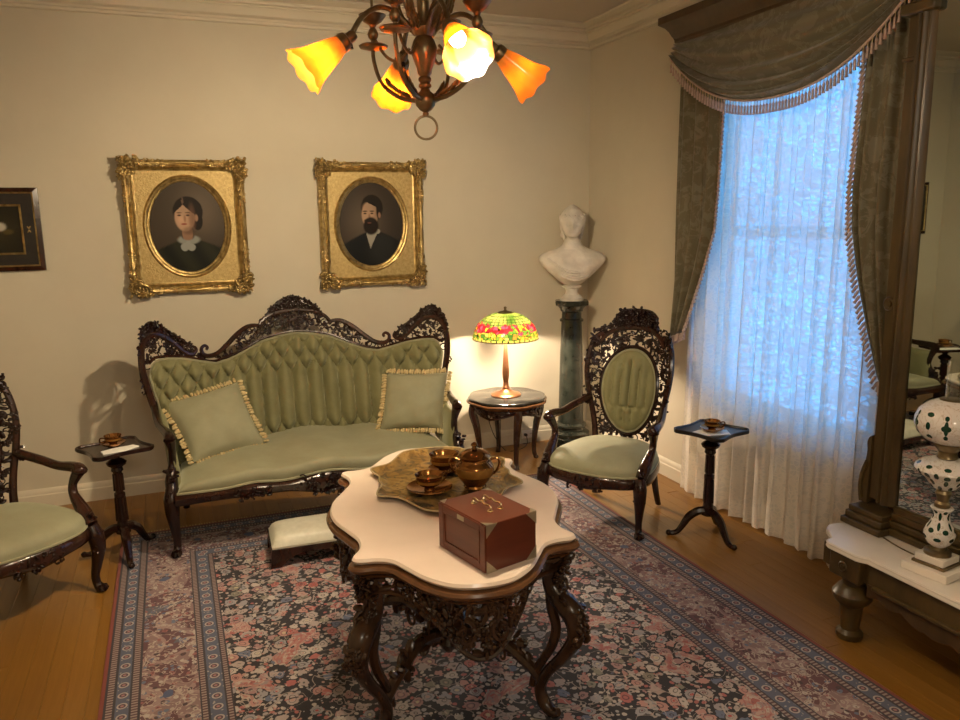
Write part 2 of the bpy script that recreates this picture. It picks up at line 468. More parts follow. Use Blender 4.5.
# ------------------------------------------------------------------ mesh helpers
STUFF_NAMES = {'pierced_carving', 'crest_bouquet', 'end_carving', 'rail_carving', 'arm_carving', 'knee_carving', 'leg_carving', 'crest', 'apron', 'frame_carving', 'leaf_ornament'}
class MB:
    def __init__(s):
        s.v = []; s.f = []
    def add(s, vs, fs):
        b = len(s.v)
        s.v.extend([tuple(p) for p in vs])
        s.f.extend([tuple(i + b for i in f) for f in fs])
        return s
    def box(s, c, d, rz=0.0, M_=None):
        x, y, z = d[0] / 2, d[1] / 2, d[2] / 2
        vs = [Vector((a, b, e)) for e in (-z, z) for a, b in ((-x, -y), (x, -y), (x, y), (-x, y))]
        R = Matrix.Rotation(rz, 3, 'Z') if M_ is None else M_
        vs = [R @ p + Vector(c) for p in vs]
        return s.add(vs, [(3, 2, 1, 0), (4, 5, 6, 7), (0, 1, 5, 4), (1, 2, 6, 5), (2, 3, 7, 6), (3, 0, 4, 7)])
    def grid(s, fn, nu, nv, closed_u=False, closed_v=False):
        vs = []
        for j in range(nv + (0 if closed_v else 1)):
            for i in range(nu + (0 if closed_u else 1)):
                vs.append(fn(i / nu, j / nv))
        cu = nu if closed_u else nu + 1
        cv = nv if closed_v else nv + 1
        fs = []
        for j in range(nv):
            for i in range(nu):
                a = j * cu + i; b = j * cu + (i + 1) % cu
                c = ((j + 1) % cv) * cu + (i + 1) % cu; d = ((j + 1) % cv) * cu + i
                fs.append((a, b, c, d))
        return s.add(vs, fs)
    def lathe(s, prof, n=24, c=(0, 0, 0), X=None, flute=None):
        vs = []; fs = []
        c = Vector(c)
        for k, (r, z) in enumerate(prof):
            for i in range(n):
                a = 2 * pi * i / n
                rr = r if flute is None else flute(r, z, a, k)
                p = Vector((rr * cos(a), rr * sin(a), z))
                vs.append((X @ p if X is not None else p) + c)
        for k in range(len(prof) - 1):
            for i in range(n):
                j = (i + 1) % n
                fs.append((k * n + i, k * n + j, (k + 1) * n + j, (k + 1) * n + i))
        if prof[0][0] > 1e-4 and flute is None: fs.append(tuple(reversed(range(n))))
        if prof[-1][0] > 1e-4 and flute is None: fs.append(tuple((len(prof) - 1) * n + i for i in range(n)))
        return s.add(vs, fs)
    def tube(s, pts, rad, n=8, flat=1.0, flat_axis=None):
        pts = [Vector(p) for p in pts]
        m = len(pts)
        if not isinstance(rad, (list, tuple)): rad = [rad] * m
        vs = []; fs = []
        prev = None
        for k in range(m):
            t = (pts[min(k + 1, m - 1)] - pts[max(k - 1, 0)])
            if t.length < 1e-9: t = Vector((0, 0, 1))
            t.normalize()
            if prev is None:
                a = Vector((0, 0, 1)) if abs(t.z) < .9 else Vector((1, 0, 0))
                if flat_axis is not None: a = Vector(flat_axis)
                u = (a - t * a.dot(t)).normalized()
            else:
                u = prev - t * prev.dot(t)
                if u.length < 1e-6: u = t.orthogonal()
                u.normalize()
            prev = u
            w_ = t.cross(u)
            for i in range(n):
                a = 2 * pi * i / n
                vs.append(pts[k] + u * (cos(a) * rad[k] * flat) + w_ * (sin(a) * rad[k]))
        for k in range(m - 1):
            for i in range(n):
                j = (i + 1) % n
                fs.append((k * n + i, k * n + j, (k + 1) * n + j, (k + 1) * n + i))
        fs.append(tuple(reversed(range(n)))); fs.append(tuple((m - 1) * n + i for i in range(n)))
        return s.add(vs, fs)
    def ell(s, c, r, R=None, nu=8, nv=5, fn=None):
        if not isinstance(r, (list, tuple)): r = (r, r, r)
        c = Vector(c)
        vs = []; fs = []
        def P(p):
            p = Vector((p[0] * r[0], p[1] * r[1], p[2] * r[2]))
            if R is not None: p = R @ p
            p = p + c
            return fn(p) if fn else p
        vs.append(P((0, 0, -1)))
        for j in range(1, nv):
            b = -pi / 2 + pi * j / nv
            for i in range(nu):
                a = 2 * pi * i / nu
                vs.append(P((cos(b) * cos(a), cos(b) * sin(a), sin(b))))
        vs.append(P((0, 0, 1)))
        for i in range(nu):
            fs.append((0, 1 + (i + 1) % nu, 1 + i))
        for j in range(nv - 2):
            for i in range(nu):
                a = 1 + j * nu + i; b = 1 + j * nu + (i + 1) % nu
                fs.append((a, b, b + nu, a + nu))
        L = len(vs) - 1
        for i in range(nu):
            fs.append((L, 1 + (nv - 2) * nu + i, 1 + (nv - 2) * nu + (i + 1) % nu))
        return s.add(vs, fs)
    def stack(s, outline, layers, hole=None):
        """outline: list of 2D points, ccw; layers: [(inset, z)]"""
        n = len(outline)
        nor = []
        for i in range(n):
            a = Vector(outline[i - 1]); b = Vector(outline[(i + 1) % n])
            t = (b - a).normalized()
            nor.append(Vector((t.y, -t.x)))
        vs = []; fs = []
        for off, z in layers:
            for i in range(n):
                p = Vector(outline[i]) - nor[i] * off
                vs.append((p.x, p.y, z))
        for k in range(len(layers) - 1):
            for i in range(n):
                j = (i + 1) % n
                fs.append((k * n + i, k * n + j, (k + 1) * n + j, (k + 1) * n + i))
        fs.append(tuple(reversed(range(n)))); fs.append(tuple((len(layers) - 1) * n + i for i in range(n)))
        return s.add(vs, fs)
    def build(s, name, mat, parent=None, sharp=40, bevel=0, solid=0, loc=None, subsurf=0):
        if name == 'leg': s.v = [(x, y, max(z, 0.0)) for x, y, z in s.v]
        me = bpy.data.meshes.new(name)
        me.from_pydata(s.v, [], s.f)
        me.polygons.foreach_set('use_smooth', [True] * len(me.polygons))
        bm = bmesh.new(); bm.from_mesh(me)
        bmesh.ops.recalc_face_normals(bm, faces=bm.faces)
        bm.to_mesh(me); bm.free()
        try: me.set_sharp_from_angle(angle=radians(sharp))
        except Exception: pass
        me.materials.append(M[mat])
        o = bpy.data.objects.new(name, me)
        C.objects.link(o)
        if parent is not None: o.parent = parent
        if loc: o.location = loc
        if solid:
            md = o.modifiers.new('solidify', 'SOLIDIFY'); md.thickness = solid; md.offset = 0
        if bevel:
            md = o.modifiers.new('bevel', 'BEVEL'); md.width = bevel; md.segments = 2; md.limit_method = 'ANGLE'
        if name in STUFF_NAMES: o['kind'] = 'stuff'
        if subsurf:
            md = o.modifiers.new('subsurf', 'SUBSURF'); md.levels = subsurf; md.render_levels = subsurf
        return o

def tag(o, label, cat, group=None, kind=None):
    if label: o['label'] = label
    if cat: o['category'] = cat
    if group: o['group'] = group
    if kind: o['kind'] = kind
    return o
def stuff(o):
    o['kind'] = 'stuff'
    return o
def struct(o):
    o['kind'] = 'structure'
    return o
def thing(name, label, cat, loc=(0, 0, 0), rz=0.0, group=None):
    o = bpy.data.objects.new(name, None)
    o.empty_display_size = .1
    C.objects.link(o)
    o.location = loc
    o.rotation_euler = (0, 0, rz)
    return tag(o, label, cat, group)
def dup(root, label, loc, rz):
    def cp(o, par):
        c = o.copy(); C.objects.link(c); c.parent = par
        for ch in o.children: cp(ch, c)
        return c
    r = cp(root, None)
    r.location = loc; r.rotation_euler = (0, 0, rz); r['label'] = label
    return r
def lerp(a, b, t): return a + (b - a) * t
def interp(tab, x):
    if x <= tab[0][0]: return tab[0][1]
    for (x0, y0), (x1, y1) in zip(tab, tab[1:]):
        if x <= x1:
            t = (x - x0) / (x1 - x0)
            return lerp(y0, y1, t)
    return tab[-1][1]
def sinterp(tab, x):
    if x <= tab[0][0]: return tab[0][1]
    for (x0, y0), (x1, y1) in zip(tab, tab[1:]):
        if x <= x1:
            t = (x - x0) / (x1 - x0); t = t * t * (3 - 2 * t)
            return lerp(y0, y1, t)
    return tab[-1][1]
def crom(pts, k=6, closed=False):
    pts = [Vector(p) for p in pts]
    n = len(pts); out = []
    rng = range(n) if closed else range(n - 1)
    for i in rng:
        if closed: p0, p1, p2, p3 = pts[i - 1], pts[i], pts[(i + 1) % n], pts[(i + 2) % n]
        else: p0, p1, p2, p3 = pts[max(i - 1, 0)], pts[i], pts[i + 1], pts[min(i + 2, n - 1)]
        for j in range(k):
            t = j / k
            out.append(.5 * ((2 * p1) + (p2 - p0) * t + (2 * p0 - 5 * p1 + 4 * p2 - p3) * t * t + (3 * p1 - p0 - 3 * p2 + p3) * t ** 3))
    if not closed: out.append(pts[-1])
    return out
def vol(cx, cy, r0, r1, a0, a1, n=16):
    return [(cx + lerp(r0, r1, i / n) * cos(lerp(a0, a1, i / n)), cy + lerp(r0, r1, i / n) * sin(lerp(a0, a1, i / n))) for i in range(n + 1)]

def rails(mb, fn, pts2, rad, k=6, w=0.0, n=8):
    p2 = crom([Vector((a, b)) for a, b in pts2], k)
    m = len(p2)
    if isinstance(rad, (list, tuple)):
        L = len(rad) - 1
        rr = [interp(list(enumerate(rad)), L * i / (m - 1)) for i in range(m)]
    else: rr = rad
    mb.tube([fn(p.x, p.y, w) for p in p2], rr, n)

def carve(mb, fn, inside, box, n, seed, sz=.03, w=.0, kinds='lsfb', mind=.6, depth=.012):
    """fills a 2D region with carved leaves, scrolls, flowers and berries mapped through fn(u, v, w)"""
    rnd = random.Random(seed)
    placed = []
    tries = 0
    while len(placed) < n and tries < n * 40:
        tries += 1
        u = rnd.uniform(box[0], box[1]); v = rnd.uniform(box[2], box[3])
        if not inside(u, v): continue
        if any((u - a) ** 2 + (v - b) ** 2 < (sz * mind) ** 2 for a, b in placed): continue
        placed.append((u, v))
        k = rnd.choice(kinds)
        s_ = sz * rnd.uniform(.75, 1.25)
        ww = w + rnd.uniform(-.3, .6) * depth
        if k == 'b':
            for q in range(rnd.choice((1, 3))):
                r = s_ * .36
                mb.ell((u + rnd.uniform(-.5, .5) * s_, v + rnd.uniform(-.5, .5) * s_, ww + depth * .5), (r, r, r * .9), None, 7, 5, lambda p: fn(p.x, p.y, p.z))
        elif k == 'l':
            R = Matrix.Rotation(rnd.uniform(0, 2 * pi), 3, 'Z') @ Matrix.Rotation(rnd.uniform(-.5, .5), 3, 'X')
            mb.ell((u, v, ww), (s_ * .85, s_ * .36, depth), R, 8, 4, lambda p: fn(p.x, p.y, p.z))
        elif k == 'f':
            a0 = rnd.uniform(0, 6)
            for q in range(5):
                a = a0 + q * 2 * pi / 5
                R = Matrix.Rotation(a, 3, 'Z')
                mb.ell((u + cos(a) * s_ * .42, v + sin(a) * s_ * .42, ww), (s_ * .40, s_ * .30, depth * .9), R, 6, 4, lambda p: fn(p.x, p.y, p.z))
            mb.ell((u, v, ww + depth * .6), s_ * .22, None, 6, 4, lambda p: fn(p.x, p.y, p.z))
        else:
            a0 = rnd.uniform(0, 6); sg = rnd.choice((-1, 1))
            p2 = vol(u, v, s_ * .95, s_ * .25, a0, a0 + sg * 4.6, 11)
            rr = [s_ * (.17 - .07 * i / 11) for i in range(12)]
            mb.tube([fn(a, b, ww) for a, b in p2], rr, 6)

# ------------------------------------------------------------------ the room
XL, XR, YF, YB, ZC = -5.0, 0.0, -7.3, 0.0, 3.42
T = .2
def room():
    b = MB().box(((XL + XR) / 2, (YF + YB) / 2, -.06), (XR - XL + 2 * T, YB - YF + 2 * T, .08))
    floor = struct(b.build('floor', 'floor_gap'))
    # oak strip boards, running front to back
    rnd = random.Random(4)
    bw = .0855
    meshes = {}
    n = int(math.ceil((XR - XL) / bw))
    for i in range(n):
        x = XL + (i + .5) * bw
        y = YF - rnd.uniform(0, 1.2)
        while y < YB:
            L = rnd.choice((1.5, 1.8, 2.1))
            y0 = max(y, YF); y1 = min(y + L, YB)
            if y1 - y0 > .05 and y1 > -4.9:
                key = (round(y1 - y0, 2), rnd.choice('abc'))
                if key not in meshes:
                    hw = bw / 2 - .0003; hl = (y1 - y0) / 2 - .0008
                    mb = MB()
                    mb.add([(-hw, -hl, -.02), (hw, -hl, -.02), (hw, hl, -.02), (-hw, hl, -.02),
                            (-hw, -hl, -.0012), (hw, -hl, -.0012), (hw, hl, -.0012), (-hw, hl, -.0012),
                            (-hw + .0006, -hl + .0006, 0), (hw - .0006, -hl + .0006, 0), (hw - .0006, hl - .0006, 0), (-hw + .0006, hl - .0006, 0)],
                           [(0, 1, 5, 4), (1, 2, 6, 5), (2, 3, 7, 6), (3, 0, 4, 7), (4, 5, 9, 8), (5, 6, 10, 9), (6, 7, 11, 10), (7, 4, 8, 11), (8, 9, 10, 11), (3, 2, 1, 0)])
                    o = mb.build('plank', 'oak_' + key[1], floor, 20)
                    meshes[key] = o
                else:
                    o = meshes[key].copy(); C.objects.link(o); o.parent = floor
                o.location = (x, (y0 + y1) / 2, 0)
            y += L
    # unseen part of the floor behind the photographer, same height
    struct(MB().box(((XL + XR) / 2, (YF - 5.2) / 2, -.011), (XR - XL, -5.2 - YF, .02)).build('floor', 'oak_a'))
    struct(MB().box(((XL + XR) / 2, (YF + YB) / 2, ZC + .1), (XR - XL + 2 * T, YB - YF + 2 * T, .2)).build('ceiling', 'ceiling_paint'))
    struct(MB().box(((XL + XR) / 2, YB + T / 2, ZC / 2), (XR - XL + 2 * T, T, ZC)).build('wall_back', 'plaster'))
    struct(MB().box((XL - T / 2, (YF + YB) / 2, ZC / 2), (T, YB - YF, ZC)).build('wall_left', 'plaster'))
    struct(MB().box(((XL + XR) / 2, YF - T / 2, ZC / 2), (XR - XL + 2 * T, T, ZC)).build('wall_front', 'plaster'))
    WY0, WY1, WZ0, WZ1 = -2.98, -1.55, .66, 2.98
    b = MB()
    b.box((T / 2, (YF + WY0) / 2, ZC / 2), (T, WY0 - YF, ZC))
    b.box((T / 2, (WY1 + YB) / 2, ZC / 2), (T, YB - WY1, ZC))
    b.box((T / 2, (WY0 + WY1) / 2, WZ0 / 2), (T, WY1 - WY0, WZ0))
    b.box((T / 2, (WY0 + WY1) / 2, (WZ1 + ZC) / 2), (T, WY1 - WY0, ZC - WZ1))
    struct(b.build('wall_right', 'plaster'))
    # crown moulding profile: distance from wall, height
    prof = [(0, 3.252), (.030, 3.255), (.036, 3.270), (.022, 3.278), (.022, 3.292), (.052, 3.304), (.062, 3.326), (.080, 3.348), (.092, 3.352), (.092, 3.362), (.118, 3.366), (.122, 3.382), (.108, 3.388), (.135, 3.404), (.160, 3.408), (.164, 3.42), (0, 3.42)]
    def crown(name, p0, p1, inward, along):
        vs = []; fs = []
        m = len(prof)
        for d, z in prof:
            vs.append((p0[0] + (inward[0] + along[0]) * d, p0[1] + (inward[1] + along[1]) * d, z))
        for d, z in prof:
            vs.append((p1[0] + (inward[0] - along[0]) * d, p1[1] + (inward[1] - along[1]) * d, z))
        for i in range(m):
            j = (i + 1) % m
            fs.append((i, j, m + j, m + i))
        struct(MB().add(vs, fs).build(name, 'trim_paint', sharp=25))
    crown('trim_1', (XL, YB), (XR, YB), (0, -1), (1, 0))
    crown('trim_2', (XR, YB), (XR, YF), (-1, 0), (0, -1))
    crown('trim_3', (XL, YF), (XL, YB), (1, 0), (0, 1))
    bp = [(0, 0), (.022, 0), (.022, .088), (.016, .095), (.016, .112), (.010, .125), (.004, .132), (0, .132)]
    def base(name, p0, p1, inward):
        vs = []; m = len(bp)
        for p in (p0, p1):
            for d, z in bp: vs.append((p[0] + inward[0] * d, p[1] + inward[1] * d, z))
        fs = [(i, (i + 1) % m, m + (i + 1) % m, m + i) for i in range(m)] + [tuple(range(m)), tuple(range(2 * m - 1, m - 1, -1))]
        struct(MB().add(vs, fs).build(name, 'trim_paint', sharp=25))
    base('baseboard_back', (XL, YB), (XR, YB), (0, -1))
    base('baseboard_right', (XR, YB - .022), (XR, YF), (-1, 0))
    base('baseboard_left', (XL, YB - .022), (XL, YF), (1, 0))
    # sash window in the right wall
    win = thing('window_1', None, None, (0, (WY0 + WY1) / 2, WZ0)); struct(win)
    W, Hh = WY1 - WY0, WZ1 - WZ0
    fr = MB()
    for s in (-1, 1): fr.box((.10, s * (W / 2 - .025), Hh / 2), (.12, .05, Hh))
    fr.box((.10, 0, .025), (.12, W - .1, .05)); fr.box((.10, 0, Hh - .025), (.12, W - .1, .05))
    fr.build('window_frame', 'trim_paint', win)
    MB().box((-.012, 0, -.018), (.06, W + .14, .036)).build('window_sill', 'trim_paint', win, bevel=.006)
    for k, (z0, z1, xo) in enumerate([(.05, Hh / 2 + .02, .085), (Hh / 2 - .02, Hh - .05, .125)]):
        sa = MB()
        for s in (-1, 1): sa.box((xo, s * (W / 2 - .075), (z0 + z1) / 2), (.034, .05, z1 - z0))
        sa.box((xo, 0, z0 + .025), (.034, W - .2, .05)); sa.box((xo, 0, z1 - .025), (.034, W - .2, .05))
        so = sa.build('sash', 'trim_paint', win)
        MB().box((xo, 0, (z0 + z1) / 2), (.004, W - .2, z1 - z0 - .1)).build('pane', 'pane_glass', so)
room()

# ------------------------------------------------------------------ rug
def rug():
    ox = RUG_HX; oy = RUG_HY
    r = thing('rug', 'large Persian rug with dark flowered field and rose and blue borders', 'rug', (-2.25, -2.86, 0))
    def f(u, v): return ((u - .5) * 2 * ox, (v - .5) * 2 * oy, .0115)
    b = MB().grid(f, 40, 54)
    rim = [(-ox, -oy), (ox, -oy), (ox, oy), (-ox, oy)]
    b.add([(x, y, z) for z in (.0005, .012) for x, y in rim], [(i, (i + 1) % 4, 4 + (i + 1) % 4, 4 + i) for i in range(4)] + [(3, 2, 1, 0)])
    b.build('pile', 'persian_rug', r)
    fr = MB(); rnd = random.Random(2)
    for s in (1, -1):
        n = 170
        for i in range(n):
            x = -ox + 2 * ox * (i + .5) / n
            dx = rnd.uniform(-.006, .006)
            fr.add([(x - .005, s * oy, .006), (x + .005, s * oy, .006), (x + dx + .003, s * (oy + .045), .003), (x + dx - .003, s * (oy + .045), .003),
                    (x, s * oy, .0095)], [(0, 1, 2, 3), (0, 4, 3), (4, 1, 2), (4, 2, 3)])
    stuff(fr.build('fringe', 'fringe_cream', r))
rug()

# ------------------------------------------------------------------ cabriole leg and claw foot
def cabriole(mb, x, y, ztop, dx, dy, rt=.034, foot=True):
    """front leg with a swelling knee; (dx, dy) is the outward direction"""
    L = ztop
    pts = [(0, L, .9), (.018, L * .85, 1.15), (.026, L * .68, 1.0), (.012, L * .45, .72), (-.006, L * .25, .56), (-.002, L * .12, .55), (.016, L * .05, .75), (.022, .022, .8)]
    P = crom([Vector((x + dx * a, y + dy * a, z)) for a, z, r in pts], 4)
    R = [interp([(i, rt * p[2]) for i, p in enumerate(pts)], i / 4) for i in range(len(P))]
    mb.tube(P, R, 10)
    if foot:
        for a in (-.7, 0, .7):
            ca, sa = cos(a), sin(a)
            ex, ey = dx * ca - dy * sa, dx * sa + dy * ca
            mb.tube([(x + dx * .012 + ex * .004, y + dy * .012 + ey * .004, .03), (x + dx * .012 + ex * .026, y + dy * .012 + ey * .026, .026), (x + dx * .012 + ex * .038, y + dy * .012 + ey * .038, .010)], [.011, .012, .008], 6)
        mb.ell((x + dx * .018, y + dy * .018, .014), (.022, .022, .014), None, 8, 5)

def leg_carving(mb, x, y, ztop, dx, dy, seed):
    rnd = random.Random(seed)
    for i in range(16):
        a = rnd.uniform(-1.3, 1.3); z = ztop * rnd.uniform(.62, 1.0)
        ex, ey = dx * cos(a) - dy * sin(a), dx * sin(a) + dy * cos(a)
        R = Matrix.Rotation(rnd.uniform(0, 6), 3, 'Z') @ Matrix.Rotation(rnd.uniform(0, 3), 3, 'X')
        mb.ell((x + dx * .018 + ex * .030, y + dy * .018 + ey * .030, z), (.017, .010, .008), R, 6, 4)

# ------------------------------------------------------------------ settee
SX, = (-2.545,)
def settee():
    t = thing('settee', 'carved rosewood settee with tufted green velvet back and seat', 'sofa', (SX, 0, .012))
    def yf(x, z): return -.24 - .38 * min(1.1, abs(x)) ** 2.2 - (1.3 - z) * .24
    def fn(u, v, w): return Vector((u, yf(u, v) - w, v))
    def fnm(u, v, w): return fn(-u, v, w)
    ptop = [(0, 1.126), (.10, 1.116), (.24, 1.088), (.36, 1.034), (.48, .992), (.57, .978), (.66, 1.004), (.77, 1.040), (.86, 1.058), (.925, 1.062), (.962, 1.035), (.985, .97)]
    ctop = [(0, 1.398), (.05, 1.388), (.11, 1.355), (.16, 1.318), (.205, 1.26), (.26, 1.193), (.33, 1.20), (.395, 1.16), (.46, 1.08), (.53, 1.03), (.60, 1.035), (.68, 1.10), (.725, 1.155), (.77, 1.185), (.83, 1.235), (.885, 1.288), (.93, 1.312), (.97, 1.30), (.995, 1.25), (1.012, 1.17)]
    railp = [(0, 1.288), (.10, 1.276), (.16, 1.262), (.21, 1.238), (.25, 1.205), (.325, 1.192), (.40, 1.152), (.475, 1.088), (.54, 1.040), (.61, 1.030), (.66, 1.06), (.71, 1.062), (.765, 1.10), (.83, 1.16), (.885, 1.205), (.935, 1.218), (.975, 1.19), (1.0, 1.12)]
    # tufted back
    def hw(z): return interp([(.3, .825), (.56, .87), (.76, .92), (.96, .962), (1.2, .985)], z)
    zb = .40
    def pan(u, v):
        uu = 2 * u - 1
        x0 = uu * .985
        z1 = interp(ptop, abs(x0))
        z = zb + (z1 - zb) * v
        x = uu * hw(z)
        # tufting: diamonds above and below, long pipes between
        cw = .106
        q = x / cw
        zz = (z - .70)
        pipe = abs(cos(pi * q)) ** .55
        g = zz / .17
        dia = (abs(cos(pi * (q + g))) * abs(cos(pi * (q - g)))) ** .5
        zlow = .56; zhigh = .84 - .10 * max(0, abs(x) - .45) / .5
        m = 0.0
        if z > zhigh: m = min(1, (z - zhigh) / .05)
        if z < zlow: m = min(1, (zlow - z) / .05)
        bul = pipe * (1 - m) + dia * m
        ed = min(1, min(1 - abs(uu), .5) / .05, (1 - v) / .06 + .0, v / .03 + .3)
        ed = max(0, ed)
        d = .018 + .072 * bul * sqrt(ed) + .012 * sqrt(ed)
        return fn(x, z, d)
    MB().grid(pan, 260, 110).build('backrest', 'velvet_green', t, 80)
    # welt around the back panel
    wl = []
    for i in range(81):
        uu = -1 + 2 * i / 80
        z1 = interp(ptop, abs(uu * .985)); wl.append(fn(uu * hw(z1), z1, .028))
    for s in (1,):
        pts = [fn(-hw(z), z, .03) for z in [.45 + .06 * k for k in range(9)]] + wl + [fn(hw(z), z, .03) for z in [.93 - .06 * k for k in range(9)]]
    MB().tube(pts, .008, 6).build('welt', 'velvet_lit', t)
    # crest rails with volutes
    b = MB()
    for F in (fn, fnm):
        rails(b, F, [(0, 1.286), (.10, 1.275), (.16, 1.262), (.21, 1.236), (.245, 1.20)], [.017, .017, .016, .014, .012], 5, .02)
        rails(b, F, [(.235, 1.175), (.265, 1.196), (.33, 1.192), (.40, 1.152), (.475, 1.088), (.54, 1.040), (.60, 1.030), (.635, 1.050), (.642, 1.085), (.622, 1.102), (.603, 1.088), (.612, 1.074)], [.011, .014, .017, .018, .018, .018, .017, .014, .012, .011, .010, .009], 5, .02)
        rails(b, F, [(.70, 1.098), (.683, 1.10), (.676, 1.078), (.70, 1.058), (.735, 1.068), (.78, 1.112), (.83, 1.165), (.885, 1.208), (.935, 1.218), (.978, 1.19), (1.0, 1.12), (1.0, 1.0), (.975, .86), (.945, .74)], [.009, .010, .012, .014, .016, .018, .019, .02, .02, .02, .021, .022, .022, .022], 5, .012)
        # inner rail next to the upholstery
        rails(b, F, [(x, z + .013) for x, z in ptop[:-1]], .010, 3, .012)
    b.build('crest_rail', 'rosewood_warm', t)
    # pierced carving between rails and upholstery
    b = MB()
    for k, F in enumerate((fn, fnm)):
        carve(b, F, lambda u, v: interp(ptop, u) + .02 < v < interp(railp, u) - .008, (0, .64, .98, 1.29), 80, 5 + k, .028, .006, 'lsfsl', .50, .011)
        carve(b, F, lambda u, v: interp(ptop, u) + .02 < v < interp(railp, u) - .008, (.64, .985, 1.0, 1.22), 48, 15 + k, .026, .006, 'lsfsl', .50, .011)
    b.build('pierced_carving', 'rosewood', t)
    # solid carved crests: centre bouquet and two end shells
    b = MB()
    for k, F in enumerate((fn, fnm)):
        carve(b, F, lambda u, v: interp(railp, u) - .005 < v < interp(ctop, u) - .016, (0, .25, 1.18, 1.40), 60, 25 + k, .026, .012, 'bbfl', .5, .018)
    b.build('crest_bouquet', 'rosewood', t)
    for k, F in enumerate((fn, fnm)):
        b = MB()
        carve(b, F, lambda u, v: interp(railp, u) - .005 < v < interp(ctop, u) - .014, (.69, 1.012, 1.05, 1.31), 75, 35 + k, .026, .010, 'blfl', .48, .018)
        carve(b, F, lambda u, v: True, (.99, 1.012, .86, 1.18), 12, 45 + k, .022, .004, 'bl', .5, .014)
        b.build('end_carving', 'rosewood', t)
    # solid board behind carved crests
    b = MB()
    for F in (fn, fnm):
        def bd(u, v): return F(u * .235, lerp(interp(railp, u * .235) - .01, interp(ctop, u * .235) - .012, v), -.008)
        b.grid(bd, 14, 5)
        def be(u, v):
            x = lerp(.74, 1.0, u)
            return F(x, lerp(interp(railp, x) - .006, max(interp(ctop, x) - .012, interp(railp, x)), v), -.008)
        b.grid(be, 14, 5)
    stuff(b.build('crest_board', 'rosewood', t, solid=.014))
    # back board
    def bb(u, v):
        uu = 2 * u - 1
        z1 = interp(ptop, abs(uu * .985)); z = lerp(.30, z1, v)
        return fn(uu * hw(z), z, -.012)
    MB().grid(bb, 40, 10).build('back_board', 'rosewood', t, solid=.012)
    # arms
    for s in (-1, 1):
        b = MB()
        P = crom([(s * .955, yf(.955, .80), .80), (s * .945, -.80, .735), (s * .925, -.95, .712), (s * .895, -1.10, .715), (s * .878, -1.20, .712), (s * .874, -1.235, .685)], 5)
        b.tube(P, [interp([(0, .022), (.4, .022), (.75, .028), (.92, .036), (1, .026)], i / (len(P) - 1)) for i in range(len(P))], 10)
        P = crom([(s * .874, -1.225, .70), (s * .868, -1.19, .62), (s * .872, -1.17, .54), (s * .885, -1.20, .46), (s * .885, -1.245, .39)], 5)
        b.tube(P, [interp([(0, .034), (.25, .022), (.55, .022), (.8, .036), (1, .034)], i / (len(P) - 1)) for i in range(len(P))], 10)
        arm = b.build('arm', 'rosewood', t)
        c = MB(); rnd = random.Random(3)
        for i in range(26):
            z = rnd.uniform(.38, .52)
            R = Matrix.Rotation(rnd.uniform(0, 6), 3, 'Z') @ Matrix.Rotation(rnd.uniform(0, 3), 3, 'X')
            c.ell((s * .883 + rnd.uniform(-.03, .03), -1.225 + rnd.uniform(-.035, .02), z), (.018, .011, .009), R, 6, 4)
        c.build('arm_carving', 'rosewood', arm)
        # upholstered end panel under the arm
        def side(u, v):
            y0 = lerp(-.70, -1.19, u)
            top = lerp(.80, .66, min(1, u * 1.6))
            xb = lerp(.90, .855, u)
            z = lerp(.37, top, v)
            bul = .03 * sqrt(max(0, 1 - (2 * v - 1) ** 4)) * sqrt(max(0, 1 - (2 * u - 1) ** 6))
            return (s * (lerp(xb, .935 - .06 * u, v) - bul), y0 + .06 * v * (1 - u), z)
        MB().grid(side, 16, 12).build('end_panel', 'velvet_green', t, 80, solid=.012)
    # seat
    def seat(u, v):
        uu = 2 * u - 1
        yb_ = yf(uu * .83, .42) - .0
        yfr = -1.325 + .02 * abs(uu) ** 4
        y = lerp(yfr + .038, yb_ - .02, min(1, max(0, (v - .16) / .84)))
        x = uu * lerp(.862, .83, v)
        crown = (1 - abs(uu) ** 8)
        welt = .392 + .030 * math.exp(-(uu / .22) ** 2) + .018 * math.exp(-((abs(uu) - .5) / .13) ** 2)
        if v < .16:
            tq = v / .16
            a = tq * pi / 2
            z = welt + .075 * sin(a)
            y = yfr + .012 - .035 * sin(a) ** 1.0 * (1 - (1 - cos(a)) * .6) + .04 * (1 - cos(a))
        else:
            tt = (v - .16) / .84
            z = welt + .075 + .035 * sin(pi * min(1, tt * .9)) * crown - .02 * tt
        z = lerp(welt, z, crown ** .5)
        return (x, y, z)
    MB().grid(seat, 70, 34).build('seat', 'velvet_lit', t, 80)
    wl = [Vector(seat(i / 60, 0)) + Vector((0, -.006, -.002)) for i in range(61)]
    MB().tube(wl, .008, 6).build('seat_welt', 'velvet_lit', t)
    # serpentine seat rail
    b = MB()
    def wz(uu): return .392 + .030 * math.exp(-(uu / .22) ** 2) + .018 * math.exp(-((abs(uu) - .5) / .13) ** 2)
    def rail(u, v):
        uu = 2 * u - 1
        zt = wz(uu) - .008
        zb_ = .315 - .035 * math.exp(-(uu / .2) ** 2) - .012 * math.exp(-((abs(uu) - .5) / .12) ** 2) + .015 * sin(pi * abs(uu))
        a = 2 * pi * v
        hz = (zt - zb_) / 2
        return (uu * .875, -1.315 + .02 * abs(uu) ** 4 + .026 * cos(a) * (1 + .25 * sin(3 * a)), (zt + zb_) / 2 + hz * sin(a))
    b.grid(rail, 60, 14, closed_v=True)
    b.build('seat_rail', 'rosewood_warm', t)
    b = MB()
    def fr(u, v, w_): return Vector((u, -1.335 + .02 * abs(u) ** 4 - w_, v))
    carve(b, fr, lambda u, v: True, (-.17, .17, .29, .405), 40, 60, .026, .004, 'sflb', .5, .014)
